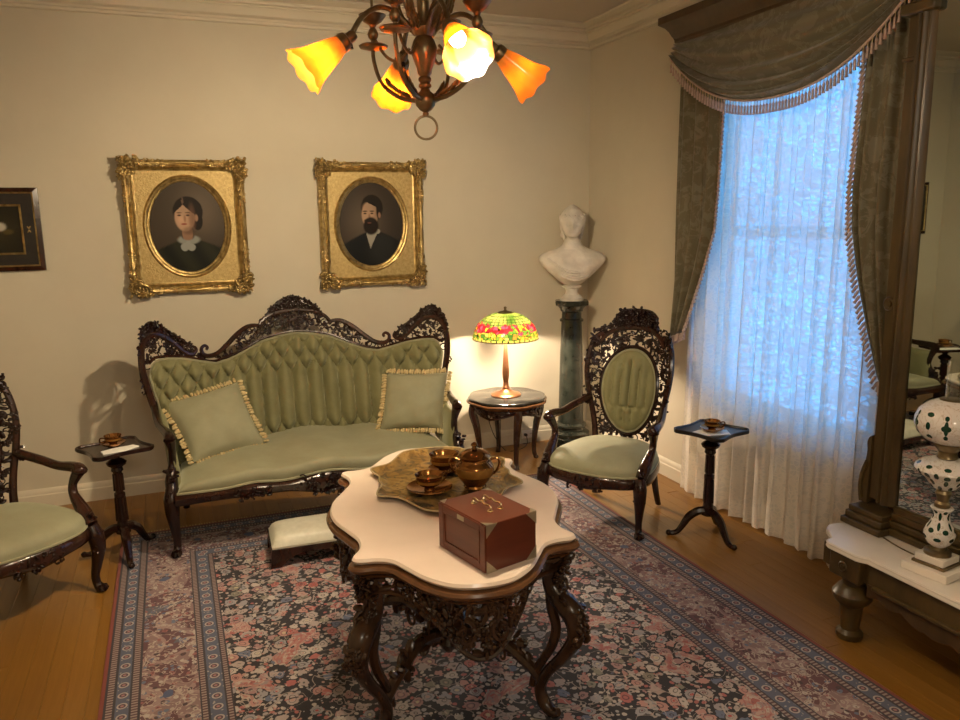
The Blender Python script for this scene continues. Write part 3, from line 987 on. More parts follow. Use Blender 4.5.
    for s in (-1, 1): carve(b, fr, lambda u, v: True, (s * .45 - .11, s * .45 + .11, .31, .385), 24, 62 + s, .022, .004, 'lbl', .5, .012)
    b.build('rail_carving', 'rosewood', t)
    MB().box((0, -.92, .345), (1.62, .76, .05)).build('seat_frame', 'rosewood', t)
    for s in (-1, 1):
        b = MB(); cabriole(b, s * .885, -1.245, .41, s * .35, -.93, .040); lg = b.build('leg', 'rosewood', t)
        c = MB(); leg_carving(c, s * .885, -1.245, .41, s * .35, -.93, 7); c.build('knee_carving', 'rosewood', lg)
        b = MB(); b.tube(crom([(s * .80, -.55, .34), (s * .805, -.53, .2), (s * .82, -.46, .0)], 4), [.03, .03, .028, .027, .026, .025, .024, .023, .022], 8); b.build('leg', 'rosewood', t)
settee()

# ------------------------------------------------------------------ cushions
def cushion(label, corners, seedv):
    """corners: TL, TR, BR, BL in world; the pillow swells along its own normal"""
    TL, TR, BR, BL = [Vector(c) for c in corners]
    cen = (TL + TR + BR + BL) / 4
    nrm = (BR - TL).cross(TR - BL).normalized()
    if nrm.y > 0: nrm = -nrm
    t = thing('cushion', label, 'cushion', cen, 0, 'green cushions on the settee')
    def at(u, v):
        return (TL * (1 - u) + TR * u) * v + (BL * (1 - u) + BR * u) * (1 - v) - cen
    th = .085
    def surf(sg):
        def f(u, v):
            a, b_ = 2 * u - 1, 2 * v - 1
            e = (max(0, 1 - a * a) * max(0, 1 - b_ * b_)) ** .42
            # sides draw in between the corners
            k = .93 + .07 * max(abs(a), abs(b_)) ** 2
            pin = 1 - .06 * (1 - a * a) * (abs(b_) ** 3); pin2 = 1 - .06 * (1 - b_ * b_) * (abs(a) ** 3)
            uu = .5 + (u - .5) * pin2; vv = .5 + (v - .5) * pin
            wr = .006 * sin(9 * a + 4 * b_ + seedv) * (1 - abs(a)) + .005 * sin(13 * b_ - 5 * a) * abs(a)
            return at(uu, vv) + nrm * sg * (th * e + wr * e)
        return f
    b = MB(); b.grid(surf(1), 24, 24); b.grid(surf(-1), 24, 24)
    b.build('cover', 'velvet_lit', t, 80)
    fr = MB(); rnd = random.Random(seedv)
    n = 24
    e1 = (TR - TL).normalized(); e2 = (TL - BL).normalized()
    for side in range(4):
        for i in range(n):
            s_ = i / n
            a = {0: (s_, 1), 1: (1, 1 - s_), 2: (1 - s_, 0), 3: (0, s_)}[side]
            a_, b_ = 2 * a[0] - 1, 2 * a[1] - 1
            pin = 1 - .06 * (1 - a_ * a_) * (abs(b_) ** 3); pin2 = 1 - .06 * (1 - b_ * b_) * (abs(a_) ** 3)
            p = at(.5 + (a[0] - .5) * pin2, .5 + (a[1] - .5) * pin)
            out = {0: e2, 1: e1, 2: -e2, 3: -e1}[side]
            d = (out + Vector((rnd.uniform(-.3, .3), rnd.uniform(-.3, .3), rnd.uniform(-.5, .1)))).normalized()
            p = p + nrm * rnd.uniform(-.004, .012)
            fr.tube([p, p + d * .008, p + d * .022, p + d * .034], [.004, .0085, .0095, .006], 6)
    stuff(fr.build('fringe', 'fringe_cream', t))
cushion('green velvet cushion with cream fringe tilted at the left end of the settee', [(-3.45, -.69, .80), (-2.985, -.62, .885), (-2.86, -.86, .515), (-3.30, -.98, .485)], 1)
cushion('green velvet cushion with cream fringe at the right end of the settee', [(-2.00, -.72, .875), (-1.60, -.86, .87), (-1.70, -1.02, .515), (-2.10, -.86, .51)], 2)

# ------------------------------------------------------------------ armchairs
def armchair(label, loc, rz):
    t = thing('armchair', label, 'chair', loc, rz, 'carved armchairs')
    lean = .20
    def yb(x, z): return .27 + (z - .40) * lean - .10 * (x / .3) ** 2
    def fn(u, v, w): return Vector((u, yb(u, v) - w, v))
    cz, ax, az = .752, .186, .272     # oval panel
    def padf(u, v):
        a = 2 * pi * u; r = v
        x = ax * r * cos(a) * (1 - .10 * sin(a) * -1 * .6); z = cz + az * r * sin(a)
        x = ax * r * cos(a) * (1 + .10 * sin(a))
        q = x / .062
        zlo, zhi = .66, .94
        pipe = abs(cos(pi * q + pi / 2)) ** .5
        m = 0
        if z > zhi: m = min(1, (z - zhi) / .07)
        low = abs(cos(pi * q)) ** .5
        bul = pipe
        if z < zlo: bul = lerp(pipe, low, min(1, (zlo - z) / .03)) * (1 - .5 * math.exp(-((z - zlo) / .012) ** 2))
        bul = lerp(bul, 1, m)
        e = sqrt(max(0, 1 - r ** 3))
        return fn(x, z, .008 + .066 * e * (.35 + .65 * bul))
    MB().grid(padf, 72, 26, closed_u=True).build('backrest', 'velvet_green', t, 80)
    def ov(k, w_): return [fn(ax * k * cos(a) * (1 + .10 * sin(a)), cz + az * k * sin(a), w_) for a in [2 * pi * i / 48 for i in range(49)]]
    MB().tube(ov(1.0, .014), .008, 6).build('welt', 'velvet_lit', t)
    b = MB(); b.tube(ov(1.07, .008), .013, 8)
    b.build('oval_frame', 'rosewood', t)
    # flat oval backing
    def bk(u, v):
        a = 2 * pi * u
        return fn(ax * 1.05 * v * cos(a) * (1 + .1 * sin(a)), cz + az * 1.05 * v * sin(a), -.012)
    MB().grid(bk, 32, 4, closed_u=True).build('back_board', 'rosewood', t, solid=.01)
    # outer outline half-width against height
    hwid = [(.40, .215), (.50, .215), (.60, .235), (.72, .265), (.85, .292), (.97, .298), (1.06, .283), (1.12, .262), (1.16, .228), (1.20, .17), (1.25, .145), (1.28, .11), (1.31, 0)]
    def inov(u, v, k): return (u / (ax * k * (1 + .10 * (v - cz) / az))) ** 2 + ((v - cz) / (az * k)) ** 2 < 1
    b = MB()
    for s in (-1, 1):
        rails(b, fn, [(s * .20, .34), (s * .212, .48), (s * .235, .60), (s * .268, .73), (s * .292, .87), (s * .288, 1.0), (s * .262, 1.09), (s * .225, 1.125), (s * .215, 1.10)], [.024, .022, .020, .020, .019, .019, .019, .015, .011], 5, .0)
        rails(b, fn, [(s * .225, 1.06), (s * .19, 1.115), (s * .12, 1.158), (0, 1.172)], [.012, .016, .018, .019], 5, .018)
    b.build('back_frame', 'rosewood_warm', t)
    b = MB()
    carve(b, fn, lambda u, v: abs(u) < interp(hwid, v) - .012 and not inov(u, v, 1.12) and v < 1.155, (-.3, .3, .44, 1.16), 230, 71, .030, .0, 'lssfl', .50, .013)
    b.build('pierced_carving', 'rosewood', t)
    b = MB()
    carve(b, fn, lambda u, v: abs(u) < interp(hwid, v) - .010 and v > 1.16, (-.26, .26, 1.155, 1.31), 80, 72, .028, .012, 'bbfl', .5, .02)
    for s in (-1, 1):
        carve(b, fn, lambda u, v: True, (s * .255 - .025, s * .255 + .025, 1.06, 1.16), 14, 73 + s, .024, .01, 'lb', .5, .014)
        carve(b, fn, lambda u, v: True, (s * .280 - .008, s * .280 + .008, .74, 1.05), 16, 78 + s, .020, .010, 'b', .5, .012)
    b.build('crest', 'rosewood', t)
    def cb(u, v):
        x = (2 * u - 1) * .15
        return fn(x, lerp(1.16, 1.295 - .05 * (x / .15) ** 4, v), -.004)
    MB().grid(cb, 12, 4).build('crest_board', 'rosewood', t, solid=.014)
    # seat
    def outl(a):
        # rounded trapezoid seat in plan
        c_, s_ = cos(a), sin(a)
        e = 3.2
        k = (abs(c_) ** e + abs(s_) ** e) ** (-1 / e)
        x, y = k * c_, k * s_
        wd = lerp(.362, .265, (y + 1) / 2)
        yy = y * .31 - .04 - (.028 * (1 - x * x) if y < 0 else 0)
        return x * wd, yy
    def seat(u, v):
        x, y = outl(2 * pi * u)
        r = sin(min(1, v * 1.0) * pi / 2)
        z = .375 + .085 * cos(v * pi / 2) ** .55 + .030 * (1 - v)
        k = v ** .5 if v < 1 else 1
        k = min(1.0, sin(v * pi / 2) ** .8)
        return (x * k, y * k - .0, z)
    MB().grid(seat, 56, 14, closed_u=True).build('seat', 'velvet_lit', t, 80)
    MB().tube([Vector((outl(2 * pi * i / 56)[0] * 1.005, outl(2 * pi * i / 56)[1] * 1.005, .374)) for i in range(57)], .007, 6).build('seat_welt', 'velvet_lit', t)
    def rail(u, v):
        a = 2 * pi * u
        x, y = outl(a)
        q = 2 * pi * v
        dip = .022 * math.exp(-((x) / .09) ** 2) if y < -.2 else 0
        hz = .036 + dip / 2
        return (x * (1 + .05 * cos(q)), y * (1 + .05 * cos(q)), .335 - dip / 2 + hz * sin(q))
    MB().grid(rail, 56, 12, closed_u=True, closed_v=True).build('seat_rail', 'rosewood_warm', t)
    MB().stack([outl(2 * pi * i / 40) for i in range(40)], [(.02, .33), (.02, .385)]).build('seat_frame', 'rosewood', t)
    b = MB()
    def fr(u, v, w_):
        return Vector((u, -.388 + .10 * (u / .3) ** 2 - w_, v))
    carve(b, fr, lambda u, v: True, (-.14, .14, .28, .365), 30, 81, .022, .002, 'flbs', .5, .014)
    b.build('rail_carving', 'rosewood', t)
    for s in (-1, 1):
        b = MB()
        P = crom([(s * .262, yb(.262, .70) - .0, .70), (s * .305, .10, .672), (s * .332, -.02, .650), (s * .350, -.13, .655), (s * .350, -.185, .648), (s * .346, -.20, .625)], 5)
        b.tube(P, [interp([(0, .025), (.4, .024), (.7, .032), (.88, .038), (1, .024)], i / (len(P) - 1)) for i in range(len(P))], 10)
        P = crom([(s * .345, -.185, .64), (s * .334, -.14, .57), (s * .328, -.145, .51), (s * .322, -.22, .44), (s * .316, -.292, .37)], 5)
        b.tube(P, [interp([(0, .034), (.25, .022), (.5, .024), (.8, .038), (1, .036)], i / (len(P) - 1)) for i in range(len(P))], 10)
        arm = b.build('arm', 'rosewood_warm', t)
        c = MB(); rnd = random.Random(8)
        for i in range(22):
            R = Matrix.Rotation(rnd.uniform(0, 6), 3, 'Z') @ Matrix.Rotation(rnd.uniform(0, 3), 3, 'X')
            c.ell((s * .318 + rnd.uniform(-.026, .026), -.28 + rnd.uniform(-.03, .02), rnd.uniform(.34, .44)), (.017, .010, .008), R, 6, 4)
        for i in range(10):
            R = Matrix.Rotation(rnd.uniform(0, 6), 3, 'Z') @ Matrix.Rotation(rnd.uniform(0, 3), 3, 'X')
            c.ell((s * .272 + rnd.uniform(-.02, .02), yb(.262, .7) - .03 + rnd.uniform(-.03, .02), .70 + rnd.uniform(-.04, .03)), (.017, .011, .009), R, 6, 4)
        c.build('arm_carving', 'rosewood', arm)
        b = MB(); cabriole(b, s * .312, -.298, .37, s * .45, -.89, .038); lg = b.build('leg', 'rosewood', t)
        c = MB(); leg_carving(c, s * .312, -.298, .37, s * .45, -.89, 9); c.build('knee_carving', 'rosewood', lg)
        b = MB(); P = crom([(s * .205, .25, .36), (s * .207, .255, .22), (s * .222, .262, .10), (s * .232, .29, .0)], 4)
        b.tube(P, [lerp(.026, .019, i / (len(P) - 1)) for i in range(len(P))], 8); b.build('leg', 'rosewood', t)
    return t
ch = armchair('carved armchair with oval tufted green back beside the window curtain', (-.787, -1.686, .012), radians(-54))
dup(ch, 'carved armchair with green seat partly cut off at the left edge', (-4.262, -1.462, .0), radians(37))

# ------------------------------------------------------------------ marble-topped centre table
def centre_table():
    t = thing('centre_table', 'turtle-shaped white marble table on carved rosewood scroll legs', 'table', (-2.36, -2.955, .012), radians(-9.5))
    q = [(0, -.755), (.10, -.735), (.18, -.665), (.235, -.575), (.275, -.510), (.325, -.485), (.385, -.480), (.408, -.450), (.380, -.385), (.378, -.305), (.412, -.215), (.455, -.110), (.470, 0)]
    Q = [p for p in q]
    full = Q[:-1] + [(x, -y) for x, y in reversed(Q)][:-1] + [(-x, -y) for x, y in Q][:-1] + [(-x, y) for x, y in reversed(Q)][:-1]
    out = [tuple(p) for p in crom([Vector(p) for p in full], 5, True)]
    MB().stack(out, [(.030, .748), (.012, .752), (.004, .760), (.0, .766), (.006, .776), (.014, .777), (.018, .782)][:5] + [(.014, .7770), (.0165, .7775)]).build('marble_top', 'pink_marble', t, 30)
    MB().stack(out, [(.06, .690), (.030, .692), (.022, .705), (.004, .715), (-.012, .728), (-.016, .738), (-.010, .747), (.002, .750), (.03, .7505)]).build('moulded_edge', 'mahogany_edge', t, 30)
    # aprons, one under each lobe; param along outline
    n = len(out)
    def sub(i0, i1): return [Vector(out[i % n]) for i in range(i0, i1 + 1)]
    per = len(Q) - 1
    k = 5
    c1 = 6 * k                           # index of first corner (x>0, y<0)
    corners = [c1, 2 * per * k - c1, 2 * per * k + c1, 4 * per * k - c1]
    segs = [(corners[0], corners[1]), (corners[1], corners[2]), (corners[2], corners[3]), (corners[3], corners[0] + n)]
    for si, (a, b_) in enumerate(segs):
        pts = sub(a, b_)
        L = [0]
        for p0, p1 in zip(pts, pts[1:]): L.append(L[-1] + (p1 - p0).length)
        tot = L[-1]
        tabx = list(zip(L, [p.x for p in pts])); taby = list(zip(L, [p.y for p in pts]))
        def fn(u, v, w_, tabx=tabx, taby=taby):
            x, y = interp(tabx, u), interp(taby, u)
            x2, y2 = interp(tabx, u + .02), interp(taby, u + .02); x1, y1 = interp(tabx, u - .02), interp(taby, u - .02)
            tx, ty = x2 - x1, y2 - y1; l = sqrt(tx * tx + ty * ty) or 1
            nx, ny = ty / l, -tx / l
            return Vector((x - nx * (.045 - w_), y - ny * (.045 - w_), v))
        def low(u, tot=tot):
            s_ = abs(2 * u / tot - 1)
            return .685 - .055 - .145 * math.exp(-(s_ / .34) ** 2)
        b = MB()
        carve(b, fn, lambda u, v: .05 < u < tot - .05 and v > low(u) + .012, (0, tot, .48, .69), 95, 90 + si, .032, .0, 'lsfsb', .55, .014)
        P = [fn(tot * (.04 + .92 * i / 40), low(tot * (.04 + .92 * i / 40)), 0) for i in range(41)]
        b.tube(P, .010, 6)
        for sgn in (-1, 1):
            p2 = vol(tot / 2 + sgn * .075, .585, .052, .014, pi / 2, pi / 2 + sgn * 6.5, 20)
            b.tube([fn(u, v, .008) for u, v in p2], [.012 - .005 * i / 20 for i in range(21)], 6)
        b.build('apron', 'rosewood_brown', t)
    # four scrolled legs with an open slot
    for sx in (-1, 1):
        for sy in (-1, 1):
            d = Vector((sx * .62, sy * .78, 0)).normalized()
            side = Vector((-d.y, d.x, 0))
            base = Vector((sx * .365, sy * .435, 0))
            def path(pr, off): return crom([base + d * a + Vector((0, 0, z)) + side * off for a, z in pr], 5)
            b = MB()
            main = [(-.02, .700), (-.045, .63), (-.050, .565), (-.015, .515), (.040, .475), (.062, .42), (.052, .355), (.0, .27), (-.065, .185), (-.10, .11), (-.085, .05), (-.045, .022), (-.015, .03)]
            rm = [.040, .036, .036, .042, .046, .040, .030, .024, .022, .024, .028, .026, .016]
            P = path(main, 0)
            b.tube(P, [interp(list(enumerate(rm)), i / 5) for i in range(len(P))], 10)
            inner = [(-.055, .53), (-.048, .46), (-.028, .39), (-.045, .31), (-.085, .235), (-.122, .165), (-.14, .10)]
            P = path(inner, 0)
            b.tube(P, [interp([(0, .022), (3, .02), (6, .014)], i / 5) for i in range(len(P))], 8)
            lg = b.build('leg', 'rosewood_brown', t)
            c = MB()
            def fk(u, v, w_): return base + d * (interp([(.30, .02), (.36, .055), (.42, .068), (.48, .045), (.52, .0), (.57, -.035), (.63, -.03), (.70, .0)], v) + .026 + w_) + side * u + Vector((0, 0, v))
            carve(c, fk, lambda u, v: True, (-.035, .035, .36, .69), 46, 120 + sx * 3 + sy, .026, .0, 'lbfl', .55, .016)
            c.build('leg_carving', 'rosewood_brown', lg)
            # stretcher arm to the centre
            s_ = MB()
            P = crom([base + d * -.09 + Vector((0, 0, .13)), base * .72 + Vector((0, 0, .19)), base * .42 + Vector((0, 0, .255)), base * .18 + Vector((0, 0, .22))], 5)
            s_.tube(P, [interp([(0, .02), (7, .026), (15, .03)], i) for i in range(len(P))], 8)
            def fs(u, v, w_): return base * (u) + side * w_ + Vector((0, 0, v))
            carve(s_, fs, lambda u, v: True, (.25, .75, .16, .30), 16, 140 + sx + 3 * sy, .05, .0, 'lsl', .6, .022)
            s_.build('stretcher', 'rosewood_brown', t)
    b = MB()
    b.lathe([(.012, .09), (.03, .11), (.05, .14), (.035, .17), (.055, .20), (.085, .235), (.09, .27), (.06, .30), (.03, .315), (.045, .34), (.055, .365), (.035, .40), (.016, .42), (.022, .44), (.01, .46), (0, .465)], 20)
    rnd = random.Random(5)
    for i in range(40):
        a = rnd.uniform(0, 2 * pi); z = rnd.uniform(.15, .36)
        R = Matrix.Rotation(a, 3, 'Z') @ Matrix.Rotation(rnd.uniform(0, 3), 3, 'X')
        b.ell((.075 * cos(a), .075 * sin(a), z), (.012, .026, .014), R, 6, 4)
    b.build('centre_finial', 'rosewood_brown', t)
    MB().stack([(x * .8, y * .8) for x, y in out], [(0, .66), (0, .692)]).build('table_frame', 'rosewood_brown', t)
    return t
centre_table()

# ------------------------------------------------------------------ footstool
def footstool():
    t = thing('footstool', 'low footstool with pale satin cushion beside the settee', 'footstool', (-2.68, -1.50, .012), radians(-3))
    W, D = .50, .31
    def top(u, v):
        a, b_ = 2 * u - 1, 2 * v - 1
        e = (max(0, 1 - a ** 8) * max(0, 1 - b_ ** 6)) ** .5
        return (a * W / 2, b_ * D / 2, .118 + .058 * e + .010 * (1 - a * a) * (1 - b_ * b_))
    b = MB(); b.grid(top, 24, 18); b.box((0, 0, .112), (W - .004, D - .004, .014))
    b.build('cushion_top', 'satin_cream', t, 60)
    b = MB()
    for s in (-1, 1):
        # shaped side boards with arched underside
        n = 20
        for face in range(1):
            vs = []; fs = []
            for i in range(n + 1):
                a = -1 + 2 * i / n
                zl = .012 + .062 * max(0, 1 - abs(a / .72) ** 4) if abs(a) < .72 else .0 + .012 * max(0, 0)
                for yy in (s * (D / 2 + .006), s * (D / 2 - .016)):
                    vs.append((a * (W / 2 + .012), yy, zl)); vs.append((a * (W / 2 + .004), yy, .108))
            for i in range(n):
                k = i * 4
                fs += [(k, k + 4, k + 5, k + 1), (k + 2, k + 3, k + 7, k + 6), (k, k + 2, k + 6, k + 4), (k + 1, k + 5, k + 7, k + 3)]
            fs += [(0, 1, 3, 2), (n * 4, n * 4 + 2, n * 4 + 3, n * 4 + 1)]
            MB().add(vs, fs).build('side_board', 'rosewood_warm', t)
        MB().box((s * (W / 2 - .004), 0, .085), (.018, D - .03, .045)).build('end_board', 'rosewood_warm', t)
footstool()

# ------------------------------------------------------------------ tripod tables
def tripod(label, loc, rz_top, feet, H_, group):
    t = thing('tripod_table', label, 'table', loc, 0, group)
    # tray top: square with serpentine sides and clipped corners
    out = []
    hd = .158
    for k in range(4):
        a0 = rz_top + k * pi / 2
        for i in range(14):
            s_ = -1 + 2 * i / 14
            x = hd - .010 * cos(pi * s_) * 1.0 + .004 - (.014 if abs(s_) > .93 else 0)
            y = s_ * hd * .97
            out.append((x * cos(a0) - y * sin(a0), x * sin(a0) + y * cos(a0)))
    top = MB().stack(out, [(.020, H_ - .022), (.004, H_ - .018), (0, H_ - .010), (.001, H_ + .004), (.006, H_ + .006), (.011, H_ + .002), (.013, H_ - .004), (.02, H_ - .005)]).build('tray_top', 'ebonised' if 'curtain' in label else 'rosewood', t, 35)
    prof = [(.022, .13), (.040, .14), (.042, .155), (.030, .165), (.034, .185), (.030, .20), (.027, .22), (.024, .30), (.022, .36), (.030, .365), (.030, .385), (.022, .392), (.022, .50), (.025, .515), (.034, .525), (.030, .545), (.050, .560), (.056, .575), (.040, .590), (.022, .600), (.022, .612), (.040, .625), (.060, .640)]
    k = (H_ - .02) / .645
    MB().lathe([(r, z * k) for r, z in prof], 20).build('column', 'rosewood', t)
    b = MB()
    for q in range(6):
        a = q * pi / 3
        b.tube([(.025 * cos(a), .025 * sin(a), .40 * k), (.023 * cos(a), .023 * sin(a), .505 * k)], .006, 6)
        b.tube([(.029 * cos(a), .029 * sin(a), .215 * k), (.025 * cos(a), .025 * sin(a), .36 * k)], .006, 6)
    stuff(b.build('reeding', 'rosewood', t))
    for a in feet:
        d = Vector((cos(a), sin(a), 0))
        P = crom([d * .02 + Vector((0, 0, .165)), d * .06 + Vector((0, 0, .16)), d * .11 + Vector((0, 0, .125)), d * .145 + Vector((0, 0, .07)), d * .175 + Vector((0, 0, .028)), d * .21 + Vector((0, 0, .016)), d * .232 + Vector((0, 0, .022))], 4)
        b = MB().tube(P, [interp([(0, .026), (.3, .026), (.6, .018), (.85, .015), (1, .016)], i / (len(P) - 1)) for i in range(len(P))], 8)
        b.ell(d * .228 + Vector((0, 0, .018)), (.019, .019, .018))
        b.build('leg', 'rosewood', t)
    return t
TR = tripod('dark tripod table in front of the lace curtain', (-.435, -2.235, 0), radians(18), [radians(152), radians(-86), radians(33)], .675, 'tripod side tables')
TL = tripod('dark tripod table between the left armchair and the settee', (-3.715, -1.10, .012), radians(24), [radians(-80), radians(50), radians(168)], .655, 'tripod side tables')

# ------------------------------------------------------------------ cups, saucers, napkins
def saucer(label, loc, r=.072, mat='copper_lustre'):
    t = MB().lathe([(.0, .004), (r * .45, .0), (r * .5, .0), (r * .55, .006), (r * .85, .012), (r, .022), (r * .99, .0245), (r * .82, .0155), (r * .5, .009), (.0, .008)], 32).build('saucer', mat, None, 50)
    t.location = loc
    return tag(t, label, 'saucer', 'lustreware saucers')
def cup(label, loc, rz=0.0, r=.046, h=.055, foot=.02):
    t = thing('teacup', label, 'cup', loc, rz, 'copper lustre teacups')
    pr = [(0, .004), (foot * .9, .0), (foot * 1.15, .0), (foot, .008), (foot * 1.1, .012), (r * .72, h * .36), (r * .9, h * .66), (r * .95, h * .85), (r * 1.04, h), (r * 1.01, h + .001), (r * .91, h * .85), (r * .85, h * .66), (r * .66, h * .40), (0, h * .28)]
    MB().lathe(pr, 32).build('bowl', 'copper_lustre', t, 50)
    P = crom([(r * .90, 0, h * .80), (r * 1.45, 0, h * .88), (r * 1.55, 0, h * .55), (r * 1.2, 0, h * .32), (r * .82, 0, h * .42)], 4)
    MB().tube(P, .0042, 6).build('handle', 'copper_lustre', t)
    MB().lathe([(r * .925 + .0006, h * .52), (r * .945 + .0016, h * .60), (r * .95 + .001, h * .70)], 32).build('band', 'copper_band', t)
    return t
def napkin(label, loc, rz, pts, mat='linen', h=.004):
    o = MB().stack(pts, [(.0, 0), (0, h * .8), (.002, h)]).build('napkin', mat, None, 30)
    o.location = loc; o.rotation_euler = (0, 0, rz)
    return tag(o, label, 'napkin', 'white napkins')
NK = [(-.085, -.045), (.02, -.055), (.085, -.03), (.09, .035), (.03, .05), (-.07, .045)]
z = .675 - .005
napkin('white paper napkin lying on the tripod table by the lace curtain', (-.468, -2.272, z), radians(-22), [(-.125, -.012), (-.03, -.075), (.10, -.05), (.105, .04), (.02, .07), (-.06, .045)], 'paper')
saucer('lustre saucer on the tripod table by the lace curtain', (-.452, -2.262, z + .004), .070)
cup('copper lustre teacup on the tripod table by the lace curtain', (-.452, -2.262, z + .0125), radians(-30))
z = .655 - .005 + .012
napkin('folded white napkin on the tripod table by the left armchair', (-3.70, -1.155, z), radians(22), [(-.085, -.035), (.03, -.05), (.115, -.02), (.10, .03), (.0, .04), (-.08, .025)], 'linen', .006)
saucer('copper lustre saucer on the tripod table by the left armchair', (-3.722, -1.075, z + .0065), .068)
cup('copper lustre teacup on the tripod table by the left armchair', (-3.722, -1.075, z + .015), radians(200))

# ------------------------------------------------------------------ tray and tea things on the centre table
ZT = .012 + .7775
def tray():
    cx, cy, rz = -2.285, -2.735, radians(80.5)
    t = thing('tray', 'gilt and brown painted tray with wavy rim on the marble table', 'tray', (cx, cy, ZT), rz)
    q = [(.425, 0), (.418, .07), (.39, .135), (.33, .172), (.26, .205), (.215, .240), (.18, .308), (.12, .306), (.06, .285), (0, .292)]
    full = q[:-1] + [(-x, y) for x, y in reversed(q)][:-1] + [(-x, -y) for x, y in q][:-1] + [(x, -y) for x, y in reversed(q)][:-1]
    out = [tuple(p) for p in crom([Vector(p) for p in full], 4, True)]
    prof = [(0, .001), (.80, .001), (.88, .003), (.955, .014), (1.0, .024), (.985, .0265), (.945, .0185), (.90, .0085), (.84, .0050), (.45, .0045), (0, .0045)]
    dm = MB(); m = len(out); vs = []; fs = []
    for k_, z_ in prof:
        for p in out: vs.append((p[0] * k_, p[1] * k_, z_))
    for j in range(len(prof) - 1):
        for i in range(m): fs.append((j * m + i, j * m + (i + 1) % m, (j + 1) * m + (i + 1) % m, (j + 1) * m + i))
    dm.add(vs, fs).build('dish', 'painted_tray', t, 50)
    n = len(out)
    MB().tube([Vector((p[0] * .995, p[1] * .995, .0255)) for p in out + out[:1]], .004, 6).build('rim', 'tray_rim', t)
tray()
ZS = ZT + .0048
saucer('large copper lustre saucer under the front teacup on the tray', (-2.392, -2.845, ZS), .098)
cup('copper lustre teacup standing on its saucer at the front of the tray', (-2.392, -2.845, ZS + .0095), radians(20), .060, .066)
saucer('copper lustre saucer under the rear teacup on the tray', (-2.255, -2.645, ZS), .075)
cup('copper lustre teacup with flared rim behind the front one on the tray', (-2.255, -2.645, ZS + .0095), radians(30), .066, .080, .024)
def sugar_bowl():
    t = thing('sugar_bowl', 'covered copper lustre sugar bowl with two handles on the tray', 'sugar bowl', (-2.19, -2.86, ZS), radians(-25))
    MB().lathe([(0, .003), (.045, .0), (.05, .0), (.046, .008), (.052, .016), (.070, .04), (.082, .07), (.083, .088), (.074, .105), (.062, .115), (.060, .125), (.064, .135), (.060, .136), (.0, .12)], 36).build('bowl', 'copper_lustre', t, 45)
    MB().lathe([(.0808, .055), (.0838, .065), (.0850, .080), (.0835, .092)], 36).build('band', 'copper_band', t)
    lid = MB().lathe([(.066, .132), (.069, .136), (.066, .141), (.058, .150), (.040, .160), (.018, .166), (.0, .167)], 36).build('lid', 'copper_lustre', t, 45)
    MB().lathe([(.016, .165), (.010, .172), (.009, .176), (.016, .182), (.013, .190), (.006, .195), (0, .197)], 16).build('finial', 'copper_lustre', lid)
    for s in (-1, 1):
        P = crom([(s * .066, 0, .118), (s * .095, 0, .128), (s * .108, 0, .108), (s * .098, 0, .075), (s * .080, 0, .055)], 4)
        MB().tube(P, .006, 8).build('handle', 'copper_lustre', t)
sugar_bowl()

